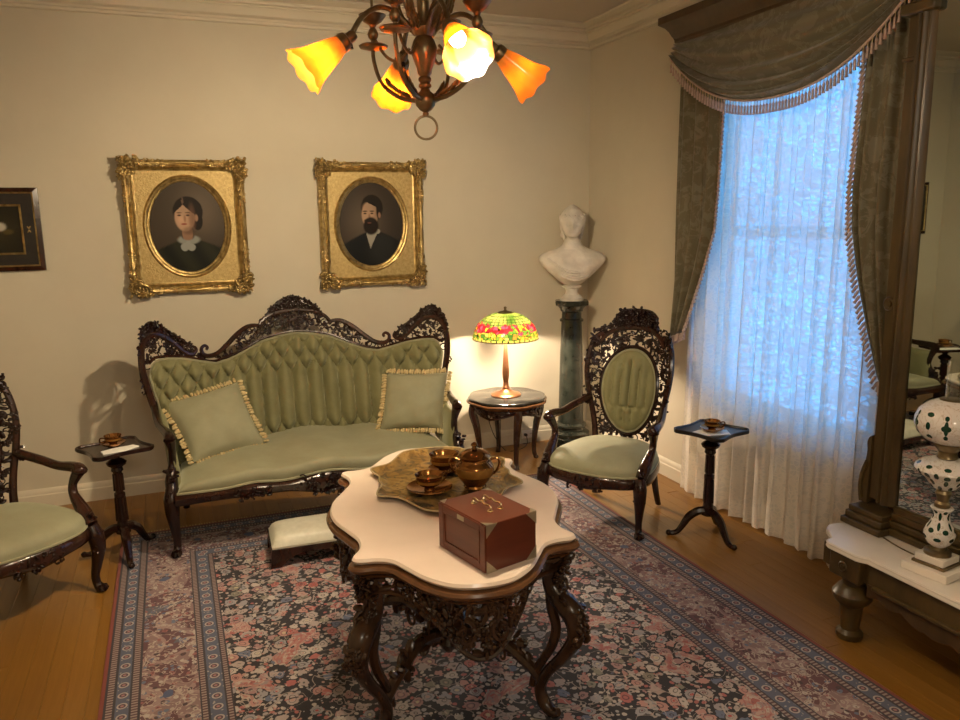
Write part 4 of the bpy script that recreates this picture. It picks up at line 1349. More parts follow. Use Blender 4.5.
def wooden_box():
    A, B = Vector((-2.524, -3.372)), Vector((-2.458, -3.640))
    e1 = (B - A); L1 = e1.length; e1n = e1 / L1          # panelled front runs along e1
    e2 = Vector((-e1n.y, e1n.x)); L2 = .211; Hb = .168
    cen = (A + B) / 2 + e2 * L2 / 2
    rz = atan2(e1.y, e1.x)
    t = thing('wooden_box', 'square mahogany tea box with brass corners and handles on the marble table', 'box', (cen.x, cen.y, ZT), rz)
    # local: x along panelled face, y = depth (face at -y)
    hx, hy = L1 / 2, L2 / 2
    b = MB(); b.box((0, 0, Hb / 2), (L1, L2, Hb))
    b.build('body', 'mahogany_box', t, bevel=.003)
    f = MB()
    for s in (-1, 1):
        f.box((s * (hx - .014), -hy - .003, Hb / 2), (.028, .006, Hb - .006))
        f.box((0, -hy - .003, Hb / 2 + s * (Hb / 2 - .016)), (L1 - .056, .006, .026))
    f.build('panel_frame', 'mahogany_box', t, bevel=.002)
    MB().box((0, -hy - .001, Hb / 2), (L1 - .06, .003, Hb - .062)).build('front_panel', 'mahogany_panel', t)
    g = MB()
    for s in (-1, 1):
        g.box((s * (hx - .034), -hy - .0035, Hb / 2), (.006, .006, Hb - .056)); g.box((0, -hy - .0035, Hb / 2 + s * (Hb / 2 - .031)), (L1 - .062, .006, .006))
    g.build('panel_bead', 'mahogany_panel', t)
    MB().box((0, -hy - .0065, Hb - .016), (.040, .002, .016)).build('lock_plate', 'brass_dull', t, bevel=.001)
    # triangular brass corner plates on the plain side (+x) and on the lid
    for sy in (-1, 1):
        for sz in (0, 1):
            z0 = Hb * sz; dz = -1 if sz else 1
            y0 = sy * hy
            vs = [(hx + .0002, y0, z0), (hx + .0002, y0 - sy * .045, z0), (hx + .0002, y0, z0 + dz * .045)]
            vs += [(x + .0018, y, z_) for x, y, z_ in vs]
            MB().add(vs, [(0, 1, 2), (3, 5, 4), (0, 3, 4, 1), (1, 4, 5, 2), (2, 5, 3, 0)]).build('corner_plate', 'brass_dull', t)
    for sx in (-1, 1):
        for sy in (-1, 1):
            x0, y0 = sx * hx, sy * hy
            vs = [(x0, y0, Hb + .0002), (x0 - sx * .030, y0, Hb + .0002), (x0, y0 - sy * .030, Hb + .0002)]
            vs += [(x, y, z_ + .0016) for x, y, z_ in vs]
            MB().add(vs, [(0, 1, 2), (3, 5, 4), (0, 3, 4, 1), (1, 4, 5, 2), (2, 5, 3, 0)]).build('corner_plate', 'brass_dull', t)
    # two scrolled brass handles lying side by side on the lid
    for s in (-1, 1):
        yo = s * .022
        hd = MB()
        P = crom([(-.048, yo, Hb + .004), (-.052, yo, Hb + .014), (-.040, yo, Hb + .020), (-.018, yo, Hb + .016), (0, yo, Hb + .021), (.018, yo, Hb + .016), (.040, yo, Hb + .020), (.052, yo, Hb + .014), (.048, yo, Hb + .004)], 4)
        hd.tube(P, .0036, 6)
        for e in (-1, 1):
            hd.lathe([(.011, Hb), (.011, Hb + .002), (.006, Hb + .004), (.006, Hb + .007), (.0, Hb + .008)], 12, (e * .048, yo, 0))
        hd.build('handle', 'brass_bright', t)
wooden_box()

# ------------------------------------------------------------------ round table with stained-glass lamp
LX, LY, LZ = -.95, -.40, .54
def lamp_table():
    t = thing('side_table', 'round carved table with black marble top between settee and armchair', 'table', (LX, LY, 0), radians(-6))
    n = 64
    out = [((.305 + .007 * cos(8 * a)) * cos(a), (.305 + .007 * cos(8 * a)) * sin(a)) for a in [2 * pi * i / n for i in range(n)]]
    MB().stack(out, [(.03, LZ - .022), (.005, LZ - .020), (0, LZ - .012), (.002, LZ - .003), (.008, LZ)]).build('marble_top', 'black_marble', t, 30)
    MB().stack(out, [(.05, LZ - .066), (.02, LZ - .062), (.012, LZ - .05), (.0, LZ - .045), (-.014, LZ - .036), (-.015, LZ - .028), (-.006, LZ - .022), (.02, LZ - .0215)]).build('moulded_edge', 'mahogany_edge', t, 30)
    b = MB()
    def fn(u, v, w_):
        a = u / .280
        return Vector(((.280 + w_) * cos(a), (.280 + w_) * sin(a), v))
    tot = 2 * pi * .280
    def low(u):
        s_ = (u / tot * 4) % 1
        return LZ - .10 - .035 * (1 - abs(2 * s_ - 1)) + .02 * abs(2 * s_ - 1)
    carve(b, fn, lambda u, v: v > low(u) + .01, (0, tot, LZ - .145, LZ - .065), 110, 200, .030, 0, 'lsfs', .55, .012)
    b.tube([fn(tot * i / 96, low(tot * i / 96), 0) for i in range(97)], .009, 6)
    b.build('apron', 'rosewood', t)
    def sh(u, v): return fn(u * tot, lerp(LZ - .066, LZ - .098, v), -.006)
    MB().grid(sh, 48, 2, closed_u=True).build('frieze', 'rosewood', t, solid=.012)
    for k in range(4):
        a = k * pi / 2
        d = Vector((cos(a), sin(a), 0))
        P = crom([d * .272 + Vector((0, 0, LZ - .07)), d * .280 + Vector((0, 0, LZ - .12)), d * .250 + Vector((0, 0, .30)), d * .232 + Vector((0, 0, .17)), d * .228 + Vector((0, 0, .07)), d * .240 + Vector((0, 0, .02)), d * .252 + Vector((0, 0, .0))], 4)
        MB().tube(P, [interp([(0, .036), (.2, .034), (.5, .022), (.8, .017), (.93, .022), (1, .018)], i / (len(P) - 1)) for i in range(len(P))], 8).build('leg', 'rosewood_warm', t)
    MB().stack(out, [(.04, LZ - .085), (.04, LZ - .06)]).build('table_frame', 'rosewood', t)
lamp_table()
def table_lamp():
    t = thing('table_lamp', 'lit leaded-glass lamp with red flower shade and bronze base', 'lamp', (LX - .005, LY + .005, LZ))
    MB().lathe([(.0, .0), (.118, .0), (.120, .008), (.112, .016), (.085, .024), (.050, .036), (.032, .050), (.027, .060), (.030, .066), (.024, .075), (.020, .11)], 40).build('base', 'bronze_base', t, 35)
    MB().lathe([(.020, .105), (.026, .15), (.028, .19), (.024, .26), (.018, .33), (.015, .40), (.013, .46), (.018, .465), (.018, .475), (.009, .48), (.009, .655)], 20).build('stem', 'bronze_base', t, 35)
    z0 = .455
    prof = []
    for i in range(25):
        a = i / 24 * pi / 2
        prof.append((.256 * cos(a) ** .85 if i < 24 else .012, .205 * sin(a) ** 1.1))
    prof = [(max(r, .045), z_) for r, z_ in prof if r > .035]
    def fl_(r, z_, a, k): return r
    sh = MB()
    nn = 72
    vs = []; fs = []
    for r, z_ in prof:
        for i in range(nn): vs.append((r * cos(2 * pi * i / nn), r * sin(2 * pi * i / nn), z_))
    for k in range(len(prof) - 1):
        for i in range(nn): fs.append((k * nn + i, k * nn + (i + 1) % nn, (k + 1) * nn + (i + 1) % nn, (k + 1) * nn + i))
    sh.add(vs, fs)
    s = sh.build('shade', 'leaded_glass', t, 80)
    s.location = (0, 0, z0)
    MB().tube([Vector((.257 * cos(2 * pi * i / 48), .257 * sin(2 * pi * i / 48), 0)) for i in range(49)], .004, 6).build('rim', 'brass_old', s)
    MB().lathe([(.0, .212), (.056, .196), (.062, .201), (.050, .210), (.020, .216), (.010, .222), (.008, .232), (.013, .238), (.010, .247), (0, .250)], 24).build('cap', 'brass_old', t, 40, loc=(0, 0, z0))
    MB().lathe([(.0, .0), (.012, .004), (.022, .025), (.026, .045), (.020, .065), (.0, .075)], 16, (.06, .005, z0 - .005)).build('bulb', 'bulb_glow', t)
    MB().lathe([(.0, .0), (.012, .004), (.022, .025), (.026, .045), (.020, .065), (.0, .075)], 16, (-.06, .0, z0 - .005)).build('bulb', 'bulb_glow', t)
    for s_ in (-1, 1): light('lamp_light', 'POINT', (LX - .005 + s_ * .06, LY - .045, LZ + z0 + .045), TABLE_LAMP_W / 2, LAMPWARM, .02)
table_lamp()
def outlet():
    t = thing('wall_outlet', 'white wall outlet on the baseboard behind the round table', 'outlet', (-.59, -.022, .035))
    MB().box((0, -.004, .045), (.115, .008, .072)).build('plate', 'plastic_white', t, bevel=.003)
    for s in (-1, 1):
        for k in (-1, 1): MB().box((s * .028 + k * .006, -.0085, .047), (.003, .002, .010)).build('slot', 'black_cord', t)
    c = thing('power_cord', 'black lamp cord running from the outlet to the round table', 'cord', (0, 0, 0))
    MB().box((-.618, -.045, .08), (.024, .03, .02)).build('plug', 'black_cord', c, bevel=.003)
    P = crom([(-.618, -.06, .08), (-.63, -.10, .02), (-.70, -.16, .006), (-.80, -.20, .006), (-.86, -.14, .006), (-.93, -.05, .15), (-.99, -.045, .40), (-.97, -.06, .49)], 6)
    MB().tube(P, .0035, 6).build('cable', 'black_cord', c)
outlet()

# ------------------------------------------------------------------ pedestal and bust
def pedestal():
    t = thing('pedestal', 'tall dark green marble column pedestal in the corner', 'pedestal', (-.285, -.235, 0), radians(20))
    n = 8
    def octa(r): return [(r * cos(pi / 8 + k * pi / 4), r * sin(pi / 8 + k * pi / 4)) for k in range(8)]
    MB().stack(octa(.175), [(.004, 0), (0, .006), (0, .085), (.006, .092), (.012, .094)]).build('plinth', 'green_marble', t, 25)
    MB().lathe([(.150, .092), (.158, .105), (.158, .125), (.140, .140), (.120, .150), (.118, .165), (.132, .178), (.132, .195), (.112, .21)], 32).build('base_moulding', 'green_marble', t, 35)
    MB().lathe([(.108, .205), (.104, .30), (.094, .80), (.084, 1.07)], 32).build('shaft', 'green_marble', t, 35)
    MB().lathe([(.084, 1.065), (.098, 1.07), (.098, 1.085), (.082, 1.095), (.080, 1.145), (.092, 1.155), (.095, 1.17), (.112, 1.19), (.125, 1.205)], 32).build('capital', 'green_marble', t, 35)
    MB().stack(octa(.145), [(.012, 1.20), (.002, 1.205), (0, 1.21), (0, 1.235), (.006, 1.243)]).build('abacus', 'green_marble', t, 25)
pedestal()
def bust():
    t = thing('bust', 'white marble bust of a veiled woman on the corner pedestal', 'sculpture', (-.285, -.235, 1.243), radians(-27))
    MB().lathe([(.0, .0), (.098, .0), (.098, .016), (.085, .022), (.080, .034), (.056, .048), (.050, .075), (.058, .098), (.080, .108), (.082, .118), (.06, .125), (0, .126)], 32).build('socle', 'statuary_marble', t, 40)
    secs = [(.120, 0, .0, .050, .045), (.150, 0, -.005, .095, .075), (.190, 0, -.01, .145, .095), (.235, 0, -.012, .195, .112), (.285, 0, -.01, .245, .122), (.325, 0, 0, .272, .118), (.355, 0, .005, .270, .112), (.380, 0, .008, .245, .100), (.400, 0, .010, .195, .090), (.418, 0, .010, .135, .080), (.440, 0, .006, .092, .072), (.465, 0, .0, .074, .068), (.488, 0, -.004, .062, .064), (.506, 0, -.016, .050, .068),
            (.518, 0, -.034, .046, .082), (.530, 0, -.034, .058, .092), (.555, 0, -.026, .074, .104), (.585, 0, -.018, .086, .112), (.615, 0, -.010, .094, .118), (.645, 0, -.004, .098, .120), (.675, 0, .002, .098, .116), (.705, 0, .006, .088, .104), (.730, 0, .006, .070, .084), (.750, 0, .004, .046, .056), (.764, 0, .002, .024, .028), (.772, 0, 0, .008, .01)]
    nu = 56
    def f(u, v):
        k = v * (len(secs) - 1)
        i = min(int(k), len(secs) - 2); q = k - i
        A = [lerp(a, b_, q) for a, b_ in zip(secs[i], secs[i + 1])]
        a = 2 * pi * u
        c_, s_ = cos(a), sin(a)
        x = A[1] + A[3] * c_; y = A[2] + A[4] * s_; z_ = A[0]
        front = max(0, -s_)
        # face: nose, brow, eye hollows, chin
        if z_ > .505:
            fx = x
            y -= .034 * math.exp(-(fx / .013) ** 2) * math.exp(-((z_ - .588) / .022) ** 2) * (front > 0)
            y -= .010 * math.exp(-(fx / .012) ** 2) * math.exp(-((z_ - .625) / .03) ** 2) * (front > 0)
            for s in (-1, 1): y += .024 * math.exp(-((fx - s * .034) / .017) ** 2) * math.exp(-((z_ - .616) / .013) ** 2) * (front > 0)
            y -= .009 * math.exp(-(fx / .03) ** 2) * math.exp(-((z_ - .545) / .010) ** 2) * (front > 0)
            y -= .010 * math.exp(-(fx / .028) ** 2) * math.exp(-((z_ - .520) / .010) ** 2) * (front > 0)
            # wreath and veil ridges
            rr = 1 + .05 * math.exp(-((z_ - .665) / .02) ** 2) * (1 + .4 * sin(14 * a))
            x *= rr; y = A[2] + (y - A[2]) * rr
        elif z_ > .13:
            fold = .007 * sin(7 * a + z_ * 26) * max(0, 1 - abs(z_ - .30) / .14)
            y -= fold * front; 
            for s in (-1, 1): y -= .030 * math.exp(-((x - s * .085) / .05) ** 2) * math.exp(-((z_ - .235) / .05) ** 2) * (front > 0)
        return (x, y, z_)
    b = MB().grid(f, nu, 92, closed_u=True)
    b.build('figure', 'statuary_marble', t, 75)
    # hair gathered behind, with a wreath over the brow
    h = MB(); rnd = random.Random(12)
    for i in range(70):
        a = rnd.uniform(0, 2 * pi); zz = rnd.gauss(.672, .014)
        h.ell((.098 * cos(a), .002 + .114 * sin(a), zz), (.013, .013, .012), None, 7, 5)
    for i in range(26):
        a = rnd.uniform(.2, pi - .2); zz = rnd.uniform(.53, .66)
        h.ell((.084 * cos(a), .014 + .104 * sin(a), zz), (.022, .022, .024), None, 7, 5)
    for s_ in (-1, 1):
        h.tube(crom([(s_ * .090, -.01, .655), (s_ * .088, .0, .60), (s_ * .076, .015, .55), (s_ * .06, .03, .49)], 4), .014, 8)
    stuff(h.build('hair', 'statuary_marble', t, 75))
    d = MB()
    for k in range(4):
        P = crom([(-.20 + .02 * k, -.085 + .006 * k, .345 - .022 * k), (-.08, -.135, .27 - .022 * k), (.04, -.135, .235 - .020 * k), (.16 - .01 * k, -.09, .27 - .02 * k)], 5)
        d.tube(P, .010, 6)
    stuff(d.build('drapery', 'statuary_marble', t))
bust()

# ------------------------------------------------------------------ pictures on the back wall
def smooth(a, b, x):
    t_ = min(1, max(0, (x - a) / (b - a)))
    return t_ * t_ * (3 - 2 * t_)
def mixc(a, b, t_): return tuple(lerp(p, q, t_) for p, q in zip(a, b))
def ellm(u, v, cx, cy, rx, ry, soft=.08):
    d = sqrt(((u - cx) / rx) ** 2 + ((v - cy) / ry) ** 2)
    return 1 - smooth(1 - soft, 1 + soft, d)
def paint_woman(u, v):
    u, v = u / 1.16, v / 1.17
    # u, v in metres from the oval centre (half axes .215 x .265)
    bgc = mixc((.085, .062, .040), (.20, .150, .105), math.exp(-(((u - .08) / .13) ** 2 + ((v - .10) / .16) ** 2)))
    c = mixc(bgc, (.06, .044, .030), smooth(.0, -.2, v) * .6)
    # dress with sloping shoulders
    sh = -.075 - .55 * max(0, abs(u - .005) - .045) ** 1.15
    dress = smooth(.006, -.006, v - sh) * (1 - smooth(.185, .20, abs(u)))
    c = mixc(c, mixc((.010, .011, .006), (.030, .030, .014), .5 + .5 * sin(u * 40 + v * 22)), dress)
    # neck
    c = mixc(c, (.42, .235, .145), ellm(u, v, -.005, -.035, .030, .06))
    # hair
    c = mixc(c, (.020, .012, .008), ellm(u, v, .006, .088, .083, .088))
    c = mixc(c, (.020, .012, .008), ellm(u, v, .056, .035, .030, .055))
    # face
    c = mixc(c, (.72, .44, .28), ellm(u, v, -.014, .055, .056, .080, .10))
    c = mixc(c, (.62, .40, .26), ellm(u, v, -.022, .090, .036, .030, .5))
    hair_line = v > .105 + .9 * abs(u + .020) ** 1.0 * .55
    if ellm(u, v, .006, .088, .083, .088) > .5 and v > .128 - .9 * abs(u + .020): c = (.022, .013, .008)
    if abs(u + .020) < .004 and .125 < v < .172: c = (.20, .12, .08)
    c = mixc(c, (.34, .17, .10), .6 * ellm(u, v, .026, .05, .018, .07, .6))
    for s in (-1, 1):
        ex = -.020 + s * .024
        c = mixc(c, (.05, .030, .022), ellm(u, v, ex, .068, .0105, .0048, .4))
        c = mixc(c, (.09, .05, .03), .8 * ellm(u, v, ex, .083, .015, .0035, .4))
    c = mixc(c, (.36, .18, .11), .7 * ellm(u, v, -.014, .048, .007, .020, .5))
    c = mixc(c, (.40, .095, .065), ellm(u, v, -.020, .017, .016, .0055, .4))
    c = mixc(c, (.50, .28, .17), ellm(u, v, .051, .052, .010, .020, .3))
    fm = ellm(u, v, -.014, .055, .056, .080, .2)
    c = mixc(c, tuple(q * .55 for q in c), .75 * fm * smooth(-.005, .045, u))
    c = mixc(c, tuple(min(1, q * 1.25) for q in c), fm * math.exp(-(((u + .035) / .02) ** 2 + ((v - .045) / .03) ** 2)))
    c = mixc(c, tuple(q * .5 for q in c), .8 * ellm(u, v, .005, -.022, .034, .022, .5))
    # lace collar and bow
    c = mixc(c, (.40, .42, .38), ellm(u, v, .0, -.075, .062, .028, .2) * (1 - ellm(u, v, -.004, -.048, .038, .03, .2)))
    c = mixc(c, (.45, .47, .43), max(ellm(u, v, -.026, -.118, .022, .024), ellm(u, v, .012, -.120, .022, .022), ellm(u, v, -.006, -.098, .014, .018)))
    return c
def paint_man(u, v):
    u, v = u / 1.16, v / 1.17
    bgc = mixc((.050, .038, .028), (.155, .118, .085), math.exp(-(((u + .05) / .13) ** 2 + ((v - .02) / .17) ** 2)))
    c = bgc
    sh = -.050 - .60 * max(0, abs(u - .012) - .05) ** 1.12
    c = mixc(c, mixc((.010, .011, .012), (.028, .028, .026), ellm(u, v, .07, -.16, .09, .12, .6)), smooth(.006, -.006, v - sh))
    # shirt front
    w_ = .034 * min(1, max(0, (v + .155) / .09))
    if -.155 < v < -.045 and abs(u + .006 - (v + .1) * .12) < w_: c = (.50, .46, .38)
    c = mixc(c, (.46, .44, .38), ellm(u, v, .038, -.045, .018, .016))
    # hair, head
    c = mixc(c, (.020, .013, .009), ellm(u, v, .006, .105, .072, .082))
    c = mixc(c, (.66, .42, .27), ellm(u, v, -.010, .060, .053, .082, .1))
    c = mixc(c, (.58, .38, .25), ellm(u, v, -.016, .108, .034, .028, .5))
    if v > .142 - .5 * (u + .03) and ellm(u, v, .006, .105, .072, .082) > .5: c = (.020, .013, .009)
    c = mixc(c, (.022, .014, .010), ellm(u, v, .048, .085, .014, .05, .3))
    c = mixc(c, (.42, .24, .15), ellm(u, v, .054, .058, .009, .018, .3))
    for s in (-1, 1):
        ex = -.018 + s * .023
        c = mixc(c, (.045, .028, .02), ellm(u, v, ex, .070, .010, .0045, .4))
        c = mixc(c, (.05, .03, .02), ellm(u, v, ex, .084, .015, .004, .4))
    c = mixc(c, (.33, .18, .11), .7 * ellm(u, v, -.012, .048, .007, .020, .5))
    fm = ellm(u, v, -.010, .060, .053, .082, .2)
    c = mixc(c, tuple(q * .5 for q in c), .75 * fm * smooth(-.002, .042, u))
    # beard
    c = mixc(c, (.020, .012, .008), ellm(u, v, -.004, -.010, .050, .056, .15))
    c = mixc(c, (.026, .016, .011), ellm(u, v, -.014, .024, .034, .012, .3))
    c = mixc(c, (.25, .10, .07), .8 * ellm(u, v, -.014, .010, .013, .004, .4))
    return c

def painted_disc(parent, fnp, ax, az, y):
    nr, na = 84, 132
    vs = [(0, y, 0)]; cols = [fnp(0, 0)]; fs = []
    for k in range(1, nr + 1):
        for i in range(na):
            a = 2 * pi * i / na
            x, z_ = ax * k / nr * cos(a), az * k / nr * sin(a)
            vs.append((x, y, z_)); cols.append(fnp(x, z_))
    for i in range(na): fs.append((0, 1 + i, 1 + (i + 1) % na))
    for k in range(nr - 1):
        for i in range(na):
            a = 1 + k * na + i; b_ = 1 + k * na + (i + 1) % na
            fs.append((a, a + na, b_ + na, b_))
    me = bpy.data.meshes.new('canvas')
    me.from_pydata(vs, [], fs)
    at = me.color_attributes.new('paint', 'FLOAT_COLOR', 'POINT')
    at.data.foreach_set('color', [q for c in cols for q in (c[0], c[1], c[2], 1.0)])
    me.materials.append(M['oil_paint'])
    o = bpy.data.objects.new('canvas', me); C.objects.link(o); o.parent = parent
    return o

def portrait(label, cx, cz, W, Hh, fnp, tilt, seed):
    t = thing('portrait_painting', label, 'painting', (cx, -.008, cz - Hh / 2 + .01), 0, 'gilt framed oval portraits')
    t.rotation_euler = (radians(tilt), 0, 0)
    k = Hh / 2
    ax, az = .247, .312
    hw, hh = W / 2 - .012, Hh / 2 - .012
    # outer moulding: cross-section swept round the rectangle with mitres
    prof = [(0, 0), (0, -.050), (.006, -.062), (.018, -.070), (.030, -.066), (.038, -.050), (.046, -.054), (.054, -.048), (.062, -.030), (.072, -.026), (.072, 0)]
    vs = []; fs = []; m = len(prof)
    for sx, sz in ((-1, -1), (1, -1), (1, 1), (-1, 1)):
        for d, y in prof: vs.append((sx * (hw - d), y, k + sz * (hh - d)))
    for c in range(4):
        for i in range(m):
            j = (i + 1) % m; n2 = (c + 1) % 4
            fs.append((c * m + i, n2 * m + i, n2 * m + j, c * m + j))
    MB().add(vs, fs).build('frame', 'gilt', t, 30)
    # spandrel with oval opening
    sp = MB(); n = 96
    ix, iz = hw - .068, hh - .068
    def spf(u, v):
        a = 2 * pi * u
        c_, s_ = cos(a), sin(a)
        kk = min(ix / max(1e-6, abs(c_)), iz / max(1e-6, abs(s_)))
        xo, zo = c_ * kk, s_ * kk
        xi, zi = ax * 1.05 * c_, az * 1.05 * s_
        return (lerp(xi, xo, v), -.022, k + lerp(zi, zo, v))
    sp.grid(spf, n, 6, closed_u=True)
    sp.build('spandrel', 'gilt_matte', t, 30)
    # oval slip moulding
    def sl(u, v):
        a = 2 * pi * u; q = [(0, 0), (.0, -.012), (.006, -.020), (.014, -.022), (.022, -.034), (.032, -.038), (.040, -.030), (.046, -.020), (.05, -.02)]
        kx = v * (len(q) - 1); i = min(int(kx), len(q) - 2); d = lerp(q[i][0], q[i + 1][0], kx - i); y = lerp(q[i][1], q[i + 1][1], kx - i)
        return ((ax - .004 + d) * cos(a), y, k + (az - .004 + d) * sin(a))
    MB().grid(sl, 96, 16, closed_u=True).build('oval_slip', 'gilt', t, 30)
    cv = painted_disc(t, fnp, ax, az, -.010); cv.location = (0, 0, k)
    MB().box((0, -.004, k), (2 * hw - .02, .008, 2 * hh - .02)).build('backing', 'walnut_dark', t)
    # foliate corners and side sprays
    b = MB()
    def fn(u, v, w_): return Vector((u, -.062 - w_, k + v))
    for sx in (-1, 1):
        for sz in (-1, 1):
            carve(b, fn, lambda u, v: (hw - sx * u) + (hh - sz * v) < .155, (sx * (hw - .055) - .062, sx * (hw - .055) + .062, sz * (hh - .055) - .062, sz * (hh - .055) + .062), 46, seed + sx + 3 * sz, .030, .002, 'fblb', .5, .02)
            carve(b, fn, lambda u, v: True, (sx * (hw - .20) - .085, sx * (hw - .20) + .085, sz * (hh - .022) - .018, sz * (hh - .022) + .018), 30, seed + 7 + sx + 3 * sz, .018, -.004, 'lbf', .5, .009)
            carve(b, fn, lambda u, v: True, (sx * (hw - .022) - .018, sx * (hw - .022) + .018, sz * (hh - .21) - .095, sz * (hh - .21) + .095), 32, seed + 17 + sx + 3 * sz, .018, -.004, 'lbf', .5, .009)
    stuff(b.build('leaf_ornament', 'gilt', t))
    # smooth burnished panels mid-way along each side
    for sx in (-1, 1):
        MB().ell((sx * (hw - .020), -.064, k), (.011, .010, .11), None, 8, 8).build('burnished_panel', 'gilt', t)
        MB().ell((0, -.064, k + sx * (hh - .020)), (.11, .010, .011), None, 8, 8).build('burnished_panel', 'gilt', t)
portrait('oval portrait of a woman in a black dress with white collar, gilt frame', -3.197, 1.880, .805, .925, paint_woman, 1.5, 300)
portrait('oval portrait of a bearded man in a dark suit, gilt frame', -1.893, 1.874, .815, .935, paint_man, 1.0, 340)

def small_painting():
    W, Hh = .64, .53
    x1, z0 = -4.092, 1.627
    t = thing('small_painting', 'small dark painting in a black and gold frame at the left edge', 'painting', (x1 - W / 2, -.004, z0))
    def ring(name, h0, h1, y0, y1, mat):
        vs = []; fs = []
        for h, y in ((h0, 0), (h0, y0), (h1, y1), (h1, 0)):
            for sx, sz in ((-1, -1), (1, -1), (1, 1), (-1, 1)):
                vs.append((sx * (W / 2 - h), y, Hh / 2 + sz * (Hh / 2 - h)))
        for k in range(4):
            for i in range(4):
                j = (i + 1) % 4; k2 = (k + 1) % 4
                fs.append((k * 4 + i, k * 4 + j, k2 * 4 + j, k2 * 4 + i))
        return MB().add(vs, fs).build(name, mat, t, 20)
    ring('outer_moulding', 0, .028, -.026, -.036, 'rosewood_warm')
    ring('gilt_line', .028, .038, -.036, -.030, 'gilt')
    ring('ebonised_flat', .038, .105, -.024, -.022, 'ebonised')
    ring('gilt_slip', .105, .118, -.027, -.020, 'gilt')
    def pf(u, v):
        c = mixc((.030, .024, .012), (.060, .050, .022), math.exp(-(((u - .07) / .1) ** 2 + (v / .1) ** 2)))
        c = mixc(c, (.75, .68, .55), ellm(u, v, .088, .018, .030, .026, .3))
        c = mixc(c, (.14, .10, .03), ellm(u, v, .126, -.015, .03, .016, .4))
        return c
    nx = 40
    vs = []; cols = []; fs = []
    for j in range(nx + 1):
        for i in range(nx + 1):
            x, z_ = (i / nx - .5) * (W - .23), (j / nx - .5) * (Hh - .23)
            vs.append((x, -.012, Hh / 2 + z_)); cols.append(pf(x, z_))
    for j in range(nx):
        for i in range(nx):
            a = j * (nx + 1) + i; fs.append((a, a + 1, a + nx + 2, a + nx + 1))
    me = bpy.data.meshes.new('canvas'); me.from_pydata(vs, [], fs)
    at = me.color_attributes.new('paint', 'FLOAT_COLOR', 'POINT')
    at.data.foreach_set('color', [q for c in cols for q in (c[0], c[1], c[2], 1.0)])
    me.materials.append(M['oil_paint'])
    o = bpy.data.objects.new('canvas', me); C.objects.link(o); o.parent = t
    # gilt sprigs incised in the black flat
    for s in (-1, 1):
        b = MB()
        for q in range(4): b.ell((s * (W / 2 - .072) + .006 * cos(q * 1.57 + .8), -.0245, Hh / 2 + .016 * sin(q * 1.57 + .8)), (.004, .001, .012), Matrix.Rotation(.5 * (-1) ** q, 3, 'Y'), 6, 4)
        stuff(b.build('gilt_sprig', 'gilt', t))
small_painting()

